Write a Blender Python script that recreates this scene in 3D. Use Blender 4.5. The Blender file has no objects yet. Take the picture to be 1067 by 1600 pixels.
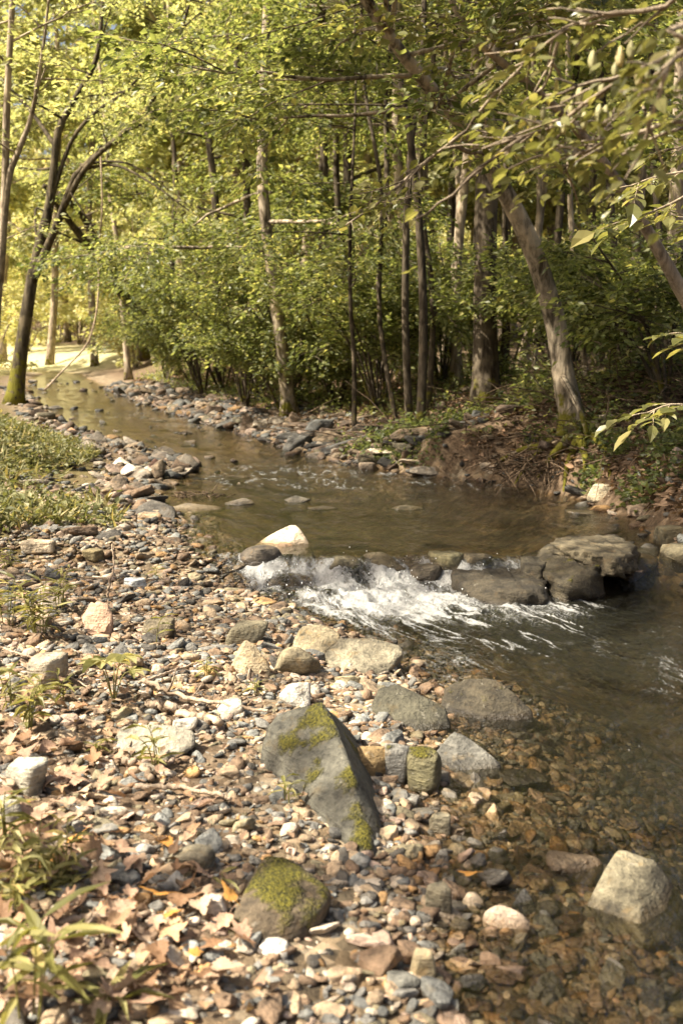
import bpy, bmesh, math, random
import numpy as np
from mathutils import Vector

# ------------------------------------------------------------------ camera, sky, sun, exposure
C = bpy.context.scene.collection
SC = bpy.context.scene
F = 1700.0                      # focal length in photograph pixels
CAMZ = 1.5
PITCH = math.atan(260 / F)
cam = bpy.data.cameras.new("camera"); cam_o = bpy.data.objects.new("camera", cam); C.objects.link(cam_o)
cam_o.location = (0, 0, CAMZ); cam_o.rotation_euler = (math.pi / 2 - PITCH, 0, 0)
cam.sensor_fit = 'VERTICAL'; cam.sensor_height = 36; cam.lens = F * 36 / 1600
cam.clip_start = 0.05; cam.clip_end = 2000
cam.dof.use_dof = True; cam.dof.focus_distance = 5.6; cam.dof.aperture_fstop = 3.4
SC.camera = cam_o

SUN_EL = math.radians(50)
SUN_AZ = math.radians(-106)      # measured from +Y (ahead of the camera) towards +X
sun_dir = Vector((math.cos(SUN_EL) * math.sin(SUN_AZ), math.cos(SUN_EL) * math.cos(SUN_AZ), math.sin(SUN_EL)))
w = bpy.data.worlds.new("World"); SC.world = w; w.use_nodes = True
nt = w.node_tree
sky = nt.nodes.new('ShaderNodeTexSky'); sky.sky_type = 'NISHITA'; sky.sun_disc = False
sky.sun_elevation = SUN_EL; sky.sun_rotation = SUN_AZ
sky.air_density = 1.0; sky.dust_density = 8.0; sky.ozone_density = 0.6
nt.links.new(sky.outputs[0], nt.nodes['Background'].inputs[0])
nt.nodes['Background'].inputs[1].default_value = 0.08
sl = bpy.data.lights.new("sun", 'SUN'); sl.energy = 5.0; sl.angle = math.radians(0.6); sl.color = (1.0, 0.93, 0.80)
so = bpy.data.objects.new("sun", sl); C.objects.link(so)
so.rotation_euler = sun_dir.to_track_quat('Z', 'Y').to_euler()
SC.view_settings.view_transform = 'Standard'; SC.view_settings.look = 'None'
SC.view_settings.exposure = 1.62; SC.view_settings.gamma = 1
SC.view_settings.use_white_balance = True; SC.view_settings.white_balance_temperature = 6650
SC.cycles.max_bounces = 7; SC.cycles.diffuse_bounces = 3; SC.cycles.glossy_bounces = 3
SC.cycles.transmission_bounces = 4; SC.cycles.transparent_max_bounces = 10
SC.cycles.sample_clamp_indirect = 6.0; SC.cycles.caustics_reflective = False; SC.cycles.caustics_refractive = False
SC.cycles.use_denoising = True

# ------------------------------------------------------------------ helpers
def ray(px, py):
    xc = (px - 533.5) / F; yc = -(py - 800) / F
    return np.array([xc, math.cos(PITCH) + yc * math.sin(PITCH), -math.sin(PITCH) + yc * math.cos(PITCH)])
def W(px, py, Y):
    d = ray(px, py); return np.array([0, 0, CAMZ]) + d * (Y / d[1])
def project(P):
    P = np.asarray(P, float) - np.array([0, 0, CAMZ])
    dep = P[:, 1] * math.cos(PITCH) - P[:, 2] * math.sin(PITCH)
    up = P[:, 1] * math.sin(PITCH) + P[:, 2] * math.cos(PITCH)
    dep = np.where(dep < 0.05, 1e9, dep)
    return 533.5 + F * P[:, 0] / dep, 800 - F * up / dep, dep

def _hash(ix, iy, iz, s):
    h = (ix.astype(np.int64) * 374761393 + iy.astype(np.int64) * 668265263 + iz.astype(np.int64) * 2147483647 + s * 974634777) & 0xffffffff
    h = ((h ^ (h >> 13)) * 1274126177) & 0xffffffff
    h = h ^ (h >> 16)
    return (h & 0xffffff) / float(0xffffff)
def vnoise(p, s=0):
    i = np.floor(p); f = p - i; f = f * f * (3 - 2 * f); i = i.astype(np.int64)
    out = 0
    for a in (0, 1):
        for b in (0, 1):
            for c in (0, 1):
                wgt = (f[:, 0] if a else 1 - f[:, 0]) * (f[:, 1] if b else 1 - f[:, 1]) * (f[:, 2] if c else 1 - f[:, 2])
                out = out + wgt * _hash(i[:, 0] + a, i[:, 1] + b, i[:, 2] + c, s)
    return out
def fbm(p, octv=4, s=0, gain=0.5):
    a = 1; t = 0; r = 0; p = np.asarray(p, float)
    for k in range(octv):
        r = r + a * vnoise(p, s + k); t += a; a *= gain; p = p * 2.03 + 7.1
    return r / t            # 0..1
def fbm2(x, y, octv=4, s=0, gain=0.5):
    sh = np.shape(x); q = np.stack([np.ravel(x), np.ravel(y), np.zeros(np.size(x)) + 0.5], 1)
    return fbm(q, octv, s, gain).reshape(sh)
def sstep(a, b, x):
    t = np.clip((np.asarray(x, float) - a) / (b - a), 0, 1); return t * t * (3 - 2 * t)

# ------------------------------------------------------------------ the lie of the land
def wz(Y):
    Y = np.asarray(Y, float)
    return 0.15 * sstep(6.62, 7.0, Y) + np.clip(Y - 7, 0, 60) * 0.0085
def solveY(px, py):
    Y = 5.0
    for _ in range(40):
        d = ray(px, py); Y = 0.5 * Y + 0.5 * (float(wz(Y)) - CAMZ) / d[2] * d[1]
    return Y, W(px, py, Y)[0]
_L = [(700, 1600), (692, 1480), (650, 1340), (625, 1200), (632, 1080), (585, 1010), (470, 962), (385, 925), (300, 868), (248, 815), (240, 775),
      (300, 735), (300, 722), (205, 697), (120, 672), (62, 640), (40, 610), (46, 592), (70, 583)]
_R = [(1067, 868), (985, 815), (895, 778), (760, 750), (640, 742), (500, 715), (430, 692), (330, 662), (262, 642), (190, 616), (150, 598), (125, 585)]
_l = sorted(solveY(*p) for p in _L); _r = sorted(solveY(*p) for p in _R)
LY = np.array([-40] + [a for a, b in _l] + [75, 140]); LX = np.array([0.32] + [b for a, b in _l] + [-36, -90])
RY = np.array([-40, 5.8] + [a for a, b in _r] + [75, 140]); RX = np.array([2.5, 2.45] + [b for a, b in _r] + [-31, -84])
def xL(Y): return np.interp(Y, LY, LX)
def xR(Y): return np.interp(Y, RY, RX)
def hgt(x, Y):
    x = np.asarray(x, float); Y = np.asarray(Y, float)
    z0 = wz(Y); l = xL(Y); r = xR(Y)
    dl = l - x; dr = x - r; tl = -dl; tr = -dr
    maxd = 0.42 - 0.27 * sstep(5.7, 6.6, Y) + 0.19 * sstep(7.0, 7.6, Y) - 0.17 * sstep(10.5, 13, Y)
    dep = np.minimum(np.minimum(0.11 * tl + 0.30 * np.clip(tl - 0.5, 0, 9) , 0.45 * tr), maxd)
    n1 = fbm2(x * 1.3, Y * 1.3, 3, 11) - 0.5
    far = sstep(7.5, 9.5, Y)
    up = np.clip(dl, 0, 50)
    left = 0.015 + (0.105 - 0.05 * far) * np.minimum(up, 2.2) + 0.03 * np.clip(up - 2.2, 0, 30) + far * (0.05 * sstep(0.5, 2.2, up) + .28 * sstep(1.1, 2.6, up) * (1 - sstep(13, 18, Y))) * (1 - sstep(26, 34, Y))
    upr = np.clip(dr, 0, 60)
    beach = sstep(11.0, 13.5, Y)
    cut = 0.30 * sstep(0, 0.35, upr) + 0.28 * np.minimum(upr, 3.2) + 0.10 * np.clip(upr - 3.2, 0, 30)
    bch = 0.02 + 0.10 * np.minimum(upr, 2.0) + 0.35 * sstep(1.6, 3.2, upr) + 0.06 * np.clip(upr - 2.2, 0, 30)
    right = cut * (1 - beach) + bch * beach
    z = np.where((tl > 0) & (tr > 0), z0 - dep, np.where(dl >= 0, z0 + left, z0 + right))
    amp = 0.05 + 0.22 * sstep(1.2, 4, np.maximum(upr, up * 0.6))
    z = z + n1 * amp + (fbm2(x * 4.5, Y * 4.5, 3, 19) - .5) * 0.10 * sstep(.6, 1.6, up) * sstep(6.5, 8.5, Y)
    z = z + 0.06 * np.clip(Y - 75, 0, 300)
    return z
def gz(x, Y): return float(hgt(np.array([x]), np.array([Y]))[0])
def G(px, py):
    """where the sight line through a photograph pixel meets the ground"""
    d = ray(px, py); t = np.geomspace(1.2, 120, 2500)
    P = np.array([0, 0, CAMZ]) + d[None] * (t / d[1])[:, None]
    under = P[:, 2] < np.maximum(hgt(P[:, 0], P[:, 1]), wz(P[:, 1]) - 0.06)
    k = int(np.argmax(under)) if under.any() else len(t) - 1
    return P[k]

# ------------------------------------------------------------------ mesh builder
class MB:
    def __init__(s): s.v = []; s.t = []; s.q = []; s.a = []; s.n = 0
    def add(s, v, q=None, t=None, a=None):
        v = np.asarray(v, np.float32).reshape(-1, 3)
        if q is not None and len(q): s.q.append(np.asarray(q, np.int64) + s.n)
        if t is not None and len(t): s.t.append(np.asarray(t, np.int64) + s.n)
        if a is None: a = np.zeros(len(v))
        a = np.asarray(a, np.float32)
        s.a.append(a); s.v.append(v); s.n += len(v)
    def mesh(s, name, mat, smooth=True, off=None):
        me = bpy.data.meshes.new(name)
        v = np.concatenate(s.v) if s.v else np.zeros((0, 3), np.float32)
        if off is not None: v = v - np.asarray(off, np.float32)
        q = np.concatenate(s.q) if s.q else np.zeros((0, 4), np.int64)
        t = np.concatenate(s.t) if s.t else np.zeros((0, 3), np.int64)
        me.vertices.add(len(v)); me.vertices.foreach_set('co', v.astype(np.float32).ravel())
        li = np.concatenate([q.ravel(), t.ravel()]).astype(np.int32)
        me.loops.add(len(li)); me.loops.foreach_set('vertex_index', li)
        tot = np.concatenate([np.full(len(q), 4), np.full(len(t), 3)]).astype(np.int32)
        st = np.concatenate([[0], np.cumsum(tot)[:-1]]).astype(np.int32) if len(tot) else np.zeros(0, np.int32)
        me.polygons.add(len(tot)); me.polygons.foreach_set('loop_start', st)
        me.polygons.foreach_set('use_smooth', np.full(len(tot), smooth))
        if s.a:
            if s.a[0].ndim == 1:
                at = me.attributes.new('rnd', 'FLOAT', 'POINT'); at.data.foreach_set('value', np.concatenate(s.a))
            else:
                at = me.attributes.new('col', 'FLOAT_COLOR', 'POINT')
                c = np.concatenate(s.a); c4 = np.ones((len(c), 4), np.float32); c4[:, :c.shape[1]] = c
                at.data.foreach_set('color', c4.ravel())
        me.materials.append(mat); me.update(calc_edges=True); me.validate()
        return me
    def obj(s, name, mat, parent=None, smooth=True, off=None):
        o = bpy.data.objects.new(name, s.mesh(name, mat, smooth, off)); C.objects.link(o)
        if parent is not None: o.parent = parent
        return o
def tag(o, label, cat, group=None, kind=None):
    if label: o['label'] = label
    if cat: o['category'] = cat
    if group: o['group'] = group
    if kind: o['kind'] = kind
    return o
def empty(name, loc, label, cat, group=None):
    o = bpy.data.objects.new(name, None); C.objects.link(o); o.location = Vector(loc); o.empty_display_size = 0.1
    return tag(o, label, cat, group)
def struct(o): o['kind'] = 'structure'; return o

def unit(v): v = np.asarray(v, float); return v / (np.linalg.norm(v, axis=-1, keepdims=True) + 1e-12)
def resample(pts, n):
    """smooth curve through the points"""
    P = np.asarray(pts, float)
    if len(P) == 2: return P[0] + (P[1] - P[0]) * np.linspace(0, 1, n)[:, None]
    P = np.vstack([2 * P[0] - P[1], P, 2 * P[-1] - P[-2]]); m = len(P) - 3
    u = np.linspace(0, m - 1e-6, n); k = u.astype(int); t = (u - k)[:, None]
    a, b, c, d = P[k], P[k + 1], P[k + 2], P[k + 3]
    return 0.5 * (2 * b + (c - a) * t + (2 * a - 5 * b + 4 * c - d) * t ** 2 + (3 * b - a - 3 * c + d) * t ** 3)
def tube(mb, P, R, sides=6, a=0.5, rough=0.0, seed=0):
    P = np.asarray(P, float); n = len(P); R = np.broadcast_to(np.asarray(R, float), (n,))
    T = unit(np.gradient(P, axis=0))
    ref = np.array([0.0, 0, 1]) if abs(T[:, 2]).mean() < 0.8 else np.array([0.0, 1, 0.01])
    S = unit(np.cross(T, ref)); B = np.cross(T, S)
    an = np.linspace(0, 2 * math.pi, sides, endpoint=False)
    ring = S[:, None] * np.cos(an)[None, :, None] + B[:, None] * np.sin(an)[None, :, None]
    RR = R[:, None] * np.ones(sides)[None]
    if rough:
        q = (P[:, None] + ring * R[:, None, None]).reshape(-1, 3) * np.array([9, 9, 4.0])
        RR = RR * (1 + rough * (fbm(q, 3, seed).reshape(n, sides) - 0.5) * 2)
    V = P[:, None] + ring * RR[..., None]
    i = np.arange(n - 1)[:, None] * sides; j = np.arange(sides)[None]; j2 = (j + 1) % sides
    q = np.stack([i + j, i + j2, i + sides + j2, i + sides + j], -1).reshape(-1, 4)
    V = V.reshape(-1, 3); base = len(V)
    V = np.vstack([V, P[-1] + T[-1] * R[-1] * 0.5, P[0]])
    k = (n - 1) * sides
    t = [(k + a_, k + (a_ + 1) % sides, base) for a_ in range(sides)] + [((a_ + 1) % sides, a_, base + 1) for a_ in range(sides)]
    mb.add(V, q=q, t=t, a=np.full(len(V), a))

LEAF = {
    'simple': (np.array([(0, 0, 0), (.26, .42, .05), (0, 1, -.10), (-.26, .42, .05)]), [(0, 1, 2), (0, 2, 3)]),
    'oval': (np.array([(0, 0, 0), (.17, .2, .03), (.27, .48, .05), (.16, .78, .0), (0, 1, -.12), (-.16, .78, .0), (-.27, .48, .05), (-.17, .2, .03), (0, .5, -.02)]),
             [(0, 1, 8), (1, 2, 8), (2, 3, 8), (3, 4, 8), (4, 5, 8), (5, 6, 8), (6, 7, 8), (7, 0, 8)]),
    'lance': (np.array([(0, 0, 0), (.09, .25, .02), (.07, .6, .0), (0, 1, -.2), (-.07, .6, .0), (-.09, .25, .02), (0, .4, -.01)]),
              [(0, 1, 6), (1, 2, 6), (2, 3, 6), (3, 4, 6), (4, 5, 6), (5, 0, 6)]),
}
def add_leaves(mb, P, D, N, size, rng, kind='simple', arnd=None):
    """leaves at P, pointing along D, faces turned towards N"""
    P = np.asarray(P, float).reshape(-1, 3); D = unit(np.asarray(D, float).reshape(-1, 3)); N = np.asarray(N, float).reshape(-1, 3)
    S = unit(np.cross(D, N)); N = np.cross(S, D)
    tv, tt = LEAF[kind]; n = len(P); m = len(tv)
    sz = np.broadcast_to(size, (n,)) * rng.uniform(0.65, 1.25, n)
    wv = rng.uniform(0.85, 1.2, n); cu = rng.uniform(0.2, 2.0, n)
    V = (P[:, None] + S[:, None] * (tv[None, :, 0] * (sz * wv)[:, None])[..., None] + D[:, None] * (tv[None, :, 1] * sz[:, None])[..., None]
         + N[:, None] * (tv[None, :, 2] * (sz * cu)[:, None])[..., None])
    t = (np.asarray(tt)[None] + (np.arange(n) * m)[:, None, None]).reshape(-1, 3)
    r = rng.random(n) if arnd is None else arnd
    mb.add(V.reshape(-1, 3), t=t, a=np.repeat(r, m))

# ------------------------------------------------------------------ materials
class NT:
    def __init__(s, name):
        s.m = bpy.data.materials.new(name); s.m.use_nodes = True; s.t = s.m.node_tree; s.t.nodes.clear()
        s.out = s.n('ShaderNodeOutputMaterial')
    def n(s, ty, **kw):
        x = s.t.nodes.new(ty)
        for k, v in kw.items(): setattr(x, k, v)
        return x
    def l(s, a, b): s.t.links.new(a, b)
    def put(s, sock, v):
        if isinstance(v, bpy.types.NodeSocket): s.l(v, sock)
        elif v is not None:
            try: sock.default_value = v
            except Exception: sock.default_value = (*v, 1.0)
    def math(s, op, a, b=None, clamp=False):
        x = s.n('ShaderNodeMath', operation=op, use_clamp=clamp); s.put(x.inputs[0], a)
        if b is not None: s.put(x.inputs[1], b)
        return x.outputs[0]
    def mix(s, f, a, b, mode='MIX'):
        x = s.n('ShaderNodeMix', data_type='RGBA', blend_type=mode); s.put(x.inputs[0], f); s.put(x.inputs[6], a); s.put(x.inputs[7], b)
        return x.outputs[2]
    def noise(s, vec, scale, detail=4, rough=0.55, dist=0.0):
        x = s.n('ShaderNodeTexNoise'); s.put(x.inputs['Vector'], vec); x.inputs['Scale'].default_value = scale
        x.inputs['Detail'].default_value = detail; x.inputs['Roughness'].default_value = rough; x.inputs['Distortion'].default_value = dist
        return x.outputs['Fac']
    def vor(s, vec, scale, feat='F1', out='Distance'):
        x = s.n('ShaderNodeTexVoronoi', feature=feat); s.put(x.inputs['Vector'], vec); x.inputs['Scale'].default_value = scale
        return x.outputs[out]
    def ramp(s, f, stops, interp='LINEAR'):
        x = s.n('ShaderNodeValToRGB'); s.put(x.inputs[0], f); e = x.color_ramp.elements; x.color_ramp.interpolation = interp
        while len(e) < len(stops): e.new(0.5)
        for k, (p, c) in enumerate(stops): e[k].position = p; e[k].color = (*c, 1) if len(c) == 3 else c
        return x.outputs[0]
    def mr(s, v, a, b, c=0.0, d=1.0, smooth=True):
        x = s.n('ShaderNodeMapRange', interpolation_type='SMOOTHSTEP' if smooth else 'LINEAR'); s.put(x.inputs[0], v)
        for k, q in enumerate((a, b, c, d)): s.put(x.inputs[k + 1], q)
        return x.outputs[0]
    def scale(s, vec, sc):
        x = s.n('ShaderNodeMapping'); s.put(x.inputs[0], vec); x.inputs['Scale'].default_value = sc; return x.outputs[0]
    def bump(s, h, st, dist=0.01, nrm=None):
        x = s.n('ShaderNodeBump'); s.put(x.inputs['Height'], h); x.inputs['Strength'].default_value = st; x.inputs['Distance'].default_value = dist
        if nrm is not None: s.l(nrm, x.inputs['Normal'])
        return x.outputs[0]
    def pbr(s, col, rough, nrm=None, spec=0.4):
        x = s.n('ShaderNodeBsdfPrincipled'); s.put(x.inputs['Base Color'], col); s.put(x.inputs['Roughness'], rough)
        s.put(x.inputs['Specular IOR Level'], spec)
        if nrm is not None: s.l(nrm, x.inputs['Normal'])
        return x.outputs[0]
    def done(s, sh): s.l(sh, s.out.inputs[0]); return s.m
    def pos(s): return s.n('ShaderNodeNewGeometry').outputs['Position']
    def obj(s): return s.n('ShaderNodeTexCoord').outputs['Object']
    def nz(s):
        x = s.n('ShaderNodeSeparateXYZ'); s.l(s.n('ShaderNodeNewGeometry').outputs['Normal'], x.inputs[0]); return x.outputs[2]
    def attr(s, name, out='Fac'): return s.n('ShaderNodeAttribute', attribute_name=name).outputs[out]
    def wet(s):
        """1 on stone that the stream keeps wet, 0 above it"""
        x = s.n('ShaderNodeSeparateXYZ'); s.l(s.pos(), x.inputs[0])
        wl = s.math('ADD', s.mr(x.outputs[1], 6.62, 7.0, 0.0, 0.15), s.mr(x.outputs[1], 7, 67, 0, 0.51, False))
        d = s.math('SUBTRACT', x.outputs[2], wl)
        d = s.math('ADD', d, s.math('MULTIPLY', s.math('SUBTRACT', s.noise(s.pos(), 6, 3), 0.5), 0.05))
        return s.mr(d, 0.0, 0.04, 1.0, 0.0)

def leaf_mat(name, dark, mid, light, trans=0.45, tboost=1.9, rough=0.42):
    k = NT(name); r = k.attr('rnd')
    c = k.ramp(r, [(0.0, dark), (0.45, mid), (0.85, light), (1.0, (light[0] * 1.25, light[1] * 1.12, light[2]))])
    p = k.pbr(c, rough, spec=0.35)
    t = k.n('ShaderNodeBsdfTranslucent'); k.l(k.mix(1.0, c, (tboost, tboost * 0.97, tboost * 0.55), 'MULTIPLY'), t.inputs[0])
    m = k.n('ShaderNodeMixShader'); m.inputs[0].default_value = trans; k.l(p, m.inputs[1]); k.l(t.outputs[0], m.inputs[2])
    return k.done(m.outputs[0])
def bark_mat(name, c1, c2, moss=0.0, mossh=1.2):
    k = NT(name); o = k.obj(); st = k.scale(o, (1, 1, 0.22))
    n1 = k.noise(st, 14, 6, 0.65, 0.4); n2 = k.noise(o, 3.2, 4)
    c = k.mix(k.mr(n1, 0.35, 0.68), c1, c2)
    c = k.mix(k.mr(n2, 0.5, 0.66, 0, 0.65), c, (c2[0] * 1.25, c2[1] * 1.22, c2[2] * 1.15))
    if moss:
        z = k.n('ShaderNodeSeparateXYZ'); k.l(o, z.inputs[0])
        mm = k.math('ADD', k.noise(o, 7, 5), k.mr(z.outputs[2], 0.0, mossh, 0.22, -0.12))
        c = k.mix(k.mr(mm, 0.70 - moss * 0.22, 0.82 - moss * 0.22), c, k.mix(k.noise(o, 60, 2), (0.06, 0.058, 0.008), (0.17, 0.15, 0.02)))
    return k.done(k.pbr(c, 0.9, k.bump(k.math('ADD', n1, k.math('MULTIPLY', k.noise(st, 45, 4), 0.4)), 0.9, 0.03), 0.15))
def rock_mat(name, source):
    """source 'object': object colour, its alpha = how mossy; 'attr': per-stone colour stored in the mesh"""
    k = NT(name); P = k.pos()
    if source == 'object':
        oi = k.n('ShaderNodeObjectInfo'); base, moss = oi.outputs['Color'], oi.outputs['Alpha']
    else: base, moss = k.attr('col', 'Color'), 0.0
    n1 = k.noise(P, 9, 6, 0.62); n2 = k.noise(P, 55, 5, 0.65); st = k.noise(k.scale(P, (5, 5, 38)), 1.6, 4, 0.6, 0.6)
    v = k.math('ADD', k.mr(n1, 0.28, 0.72, 0.45, 1.35), k.math('ADD', k.mr(n2, 0.3, 0.7, -0.22, 0.22), k.mr(st, 0.3, 0.7, -0.16, 0.16)))
    comb = k.n('ShaderNodeCombineColor'); [k.l(v, comb.inputs[q]) for q in range(3)]
    c = k.mix(1.0, base, comb.outputs[0], 'MULTIPLY')
    c = k.mix(k.mr(k.noise(P, 17, 4), 0.56, 0.72, 0, 0.5), c, k.mix(1.0, base, (1.25, 0.98, 0.62), 'MULTIPLY'))
    c = k.mix(k.mr(k.noise(P, 30, 3), 0.66, 0.72, 0, 0.28), c, (0.36, 0.33, 0.26))
    h = k.math('ADD', n1, k.math('ADD', k.math('MULTIPLY', n2, 0.35), k.math('MULTIPLY', st, 0.35)))
    rough = 0.86
    if source == 'object':
        mm = k.math('ADD', k.math('ADD', k.math('MULTIPLY', k.noise(P, 8, 5, 0.6), 1.3), k.math('MULTIPLY', k.nz(), 0.28)), moss)
        mask = k.mr(mm, 1.42, 1.60)
        c = k.mix(mask, c, k.mix(k.mr(k.noise(P, 110, 3), 0.3, 0.7), (0.055, 0.052, 0.006), (0.24, 0.21, 0.02)))
        h = k.math('ADD', h, k.math('MULTIPLY', mask, k.math('MULTIPLY', k.noise(P, 160, 3), 1.4)))
    wt = k.wet()
    c = k.mix(wt, c, k.mix(1.0, c, (0.48, 0.43, 0.36), 'MULTIPLY'))
    rough = k.mr(wt, 0, 1, 0.86, 0.30)
    return k.done(k.pbr(c, rough, k.bump(h, 1.0, 0.035), 0.4))

M = {}
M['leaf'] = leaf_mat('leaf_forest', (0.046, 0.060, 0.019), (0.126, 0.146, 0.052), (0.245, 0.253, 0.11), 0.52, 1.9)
M['leaf_lit'] = leaf_mat('leaf_sunlit', (0.16, 0.175, 0.082), (0.29, 0.302, 0.15), (0.43, 0.425, 0.245), 0.55, 1.7)  # sunlight put into the colour: a lighter copy of the forest leaf
M['leaf_glow'] = leaf_mat('leaf_distant_glow', (0.28, 0.285, 0.14), (0.43, 0.42, 0.22), (0.55, 0.52, 0.3), 0.5, 1.4)  # paler still: the bright glow of the clearing put into the leaf colour
M['leaf_weed'] = leaf_mat('leaf_weed', (0.06, 0.066, 0.022), (0.13, 0.135, 0.05), (0.26, 0.24, 0.12), 0.35, 1.4, 0.6)
M['leaf_near'] = leaf_mat('leaf_hornbeam', (0.08, 0.085, 0.028), (0.15, 0.15, 0.05), (0.22, 0.21, 0.085), 0.45, 1.7, 0.35)
M['leaf_herb'] = leaf_mat('leaf_herb', (0.10, 0.098, 0.028), (0.19, 0.18, 0.055), (0.30, 0.27, 0.11), 0.4, 1.5, 0.5)
M['fruit'] = leaf_mat('hop_fruit', (0.30, 0.28, 0.14), (0.36, 0.34, 0.17), (0.42, 0.38, 0.2), 0.35, 1.3, 0.6)
M['bark'] = bark_mat('bark_dark', (0.030, 0.022, 0.014), (0.11, 0.088, 0.06), 0.25)
M['bark_left'] = bark_mat('bark_dark_mossy', (0.026, 0.02, 0.012), (0.11, 0.088, 0.055), 0.55, 2.5)
M['bark_moss'] = bark_mat('bark_mossy', (0.05, 0.04, 0.026), (0.40, 0.33, 0.235), 0.56, 0.9)
M['bark_pale'] = bark_mat('bark_pale', (0.13, 0.10, 0.068), (0.38, 0.31, 0.22), 0.2)
M['stick'] = bark_mat('dead_wood', (0.16, 0.115, 0.075), (0.42, 0.33, 0.24))
M['twig'] = bark_mat('dry_twig', (0.05, 0.035, 0.022), (0.16, 0.112, 0.072))
M['rock'] = rock_mat('river_rock', 'object')
M['gravel'] = rock_mat('gravel_stone', 'attr')

def dry_leaf_mat():
    k = NT('dry_leaf'); oi = k.n('ShaderNodeObjectInfo')
    c = k.mix(k.mr(k.noise(k.obj(), 40, 4), 0.3, 0.7), oi.outputs['Color'], k.mix(1.0, oi.outputs['Color'], (0.62, 0.55, 0.48), 'MULTIPLY'))
    p = k.pbr(c, 0.7, spec=0.25)
    t = k.n('ShaderNodeBsdfTranslucent'); k.l(c, t.inputs[0])
    m = k.n('ShaderNodeMixShader'); m.inputs[0].default_value = 0.2; k.l(p, m.inputs[1]); k.l(t.outputs[0], m.inputs[2])
    return k.done(m.outputs[0])
M['dry_leaf'] = dry_leaf_mat()
M['litter'] = leaf_mat('leaf_litter', (0.06, 0.038, 0.02), (0.15, 0.095, 0.055), (0.30, 0.20, 0.125), 0.2, 1.0, 0.7)

def ground_mat():
    k = NT('ground_soil'); P = k.pos(); a = k.attr('col', 'Color'); sp = k.n('ShaderNodeSeparateColor'); k.l(a, sp.inputs[0])
    green, field, bed = sp.outputs[0], sp.outputs[1], sp.outputs[2]
    n1 = k.noise(P, 3, 6, 0.6); n2 = k.noise(P, 40, 5, 0.7)
    vc = k.n('ShaderNodeTexVoronoi'); k.l(P, vc.inputs[0]); vc.inputs['Scale'].default_value = 22
    vs = k.n('ShaderNodeSeparateColor'); k.l(vc.outputs['Color'], vs.inputs[0])
    soil = k.mix(k.mr(n1, 0.3, 0.7), (0.045, 0.03, 0.017), (0.11, 0.072, 0.042))
    soil = k.mix(k.mr(n2, 0.35, 0.7), soil, (0.16, 0.108, 0.065))
    stones = k.ramp(vs.outputs[0], [(0, (0.05, 0.042, 0.028)), (0.3, (0.13, 0.10, 0.06)), (0.55, (0.22, 0.15, 0.08)), (0.8, (0.2, 0.18, 0.13)), (1, (0.36, 0.27, 0.17))])
    c = k.mix(k.math('MULTIPLY', bed, 0.85), soil, stones)
    gcol = k.mix(n2, (0.045, 0.042, 0.008), (0.15, 0.13, 0.03))
    c = k.mix(green, c, gcol)
    c = k.mix(field, c, k.mix(n1, (0.28, 0.26, 0.11), (0.50, 0.45, 0.26)))  # pale field grass, lightened further to carry the glow of the clearing
    wt = k.wet()
    c = k.mix(wt, c, k.mix(1.0, c, (0.62, 0.54, 0.42), 'MULTIPLY'))
    h = k.math('ADD', n2, k.math('MULTIPLY', k.math('SUBTRACT', 1.0, vc.outputs['Distance']), 0.8))
    return k.done(k.pbr(c, k.mr(wt, 0, 1, 0.92, 0.5), k.bump(h, 0.8, 0.02), 0.25))
M['ground'] = ground_mat()

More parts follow.
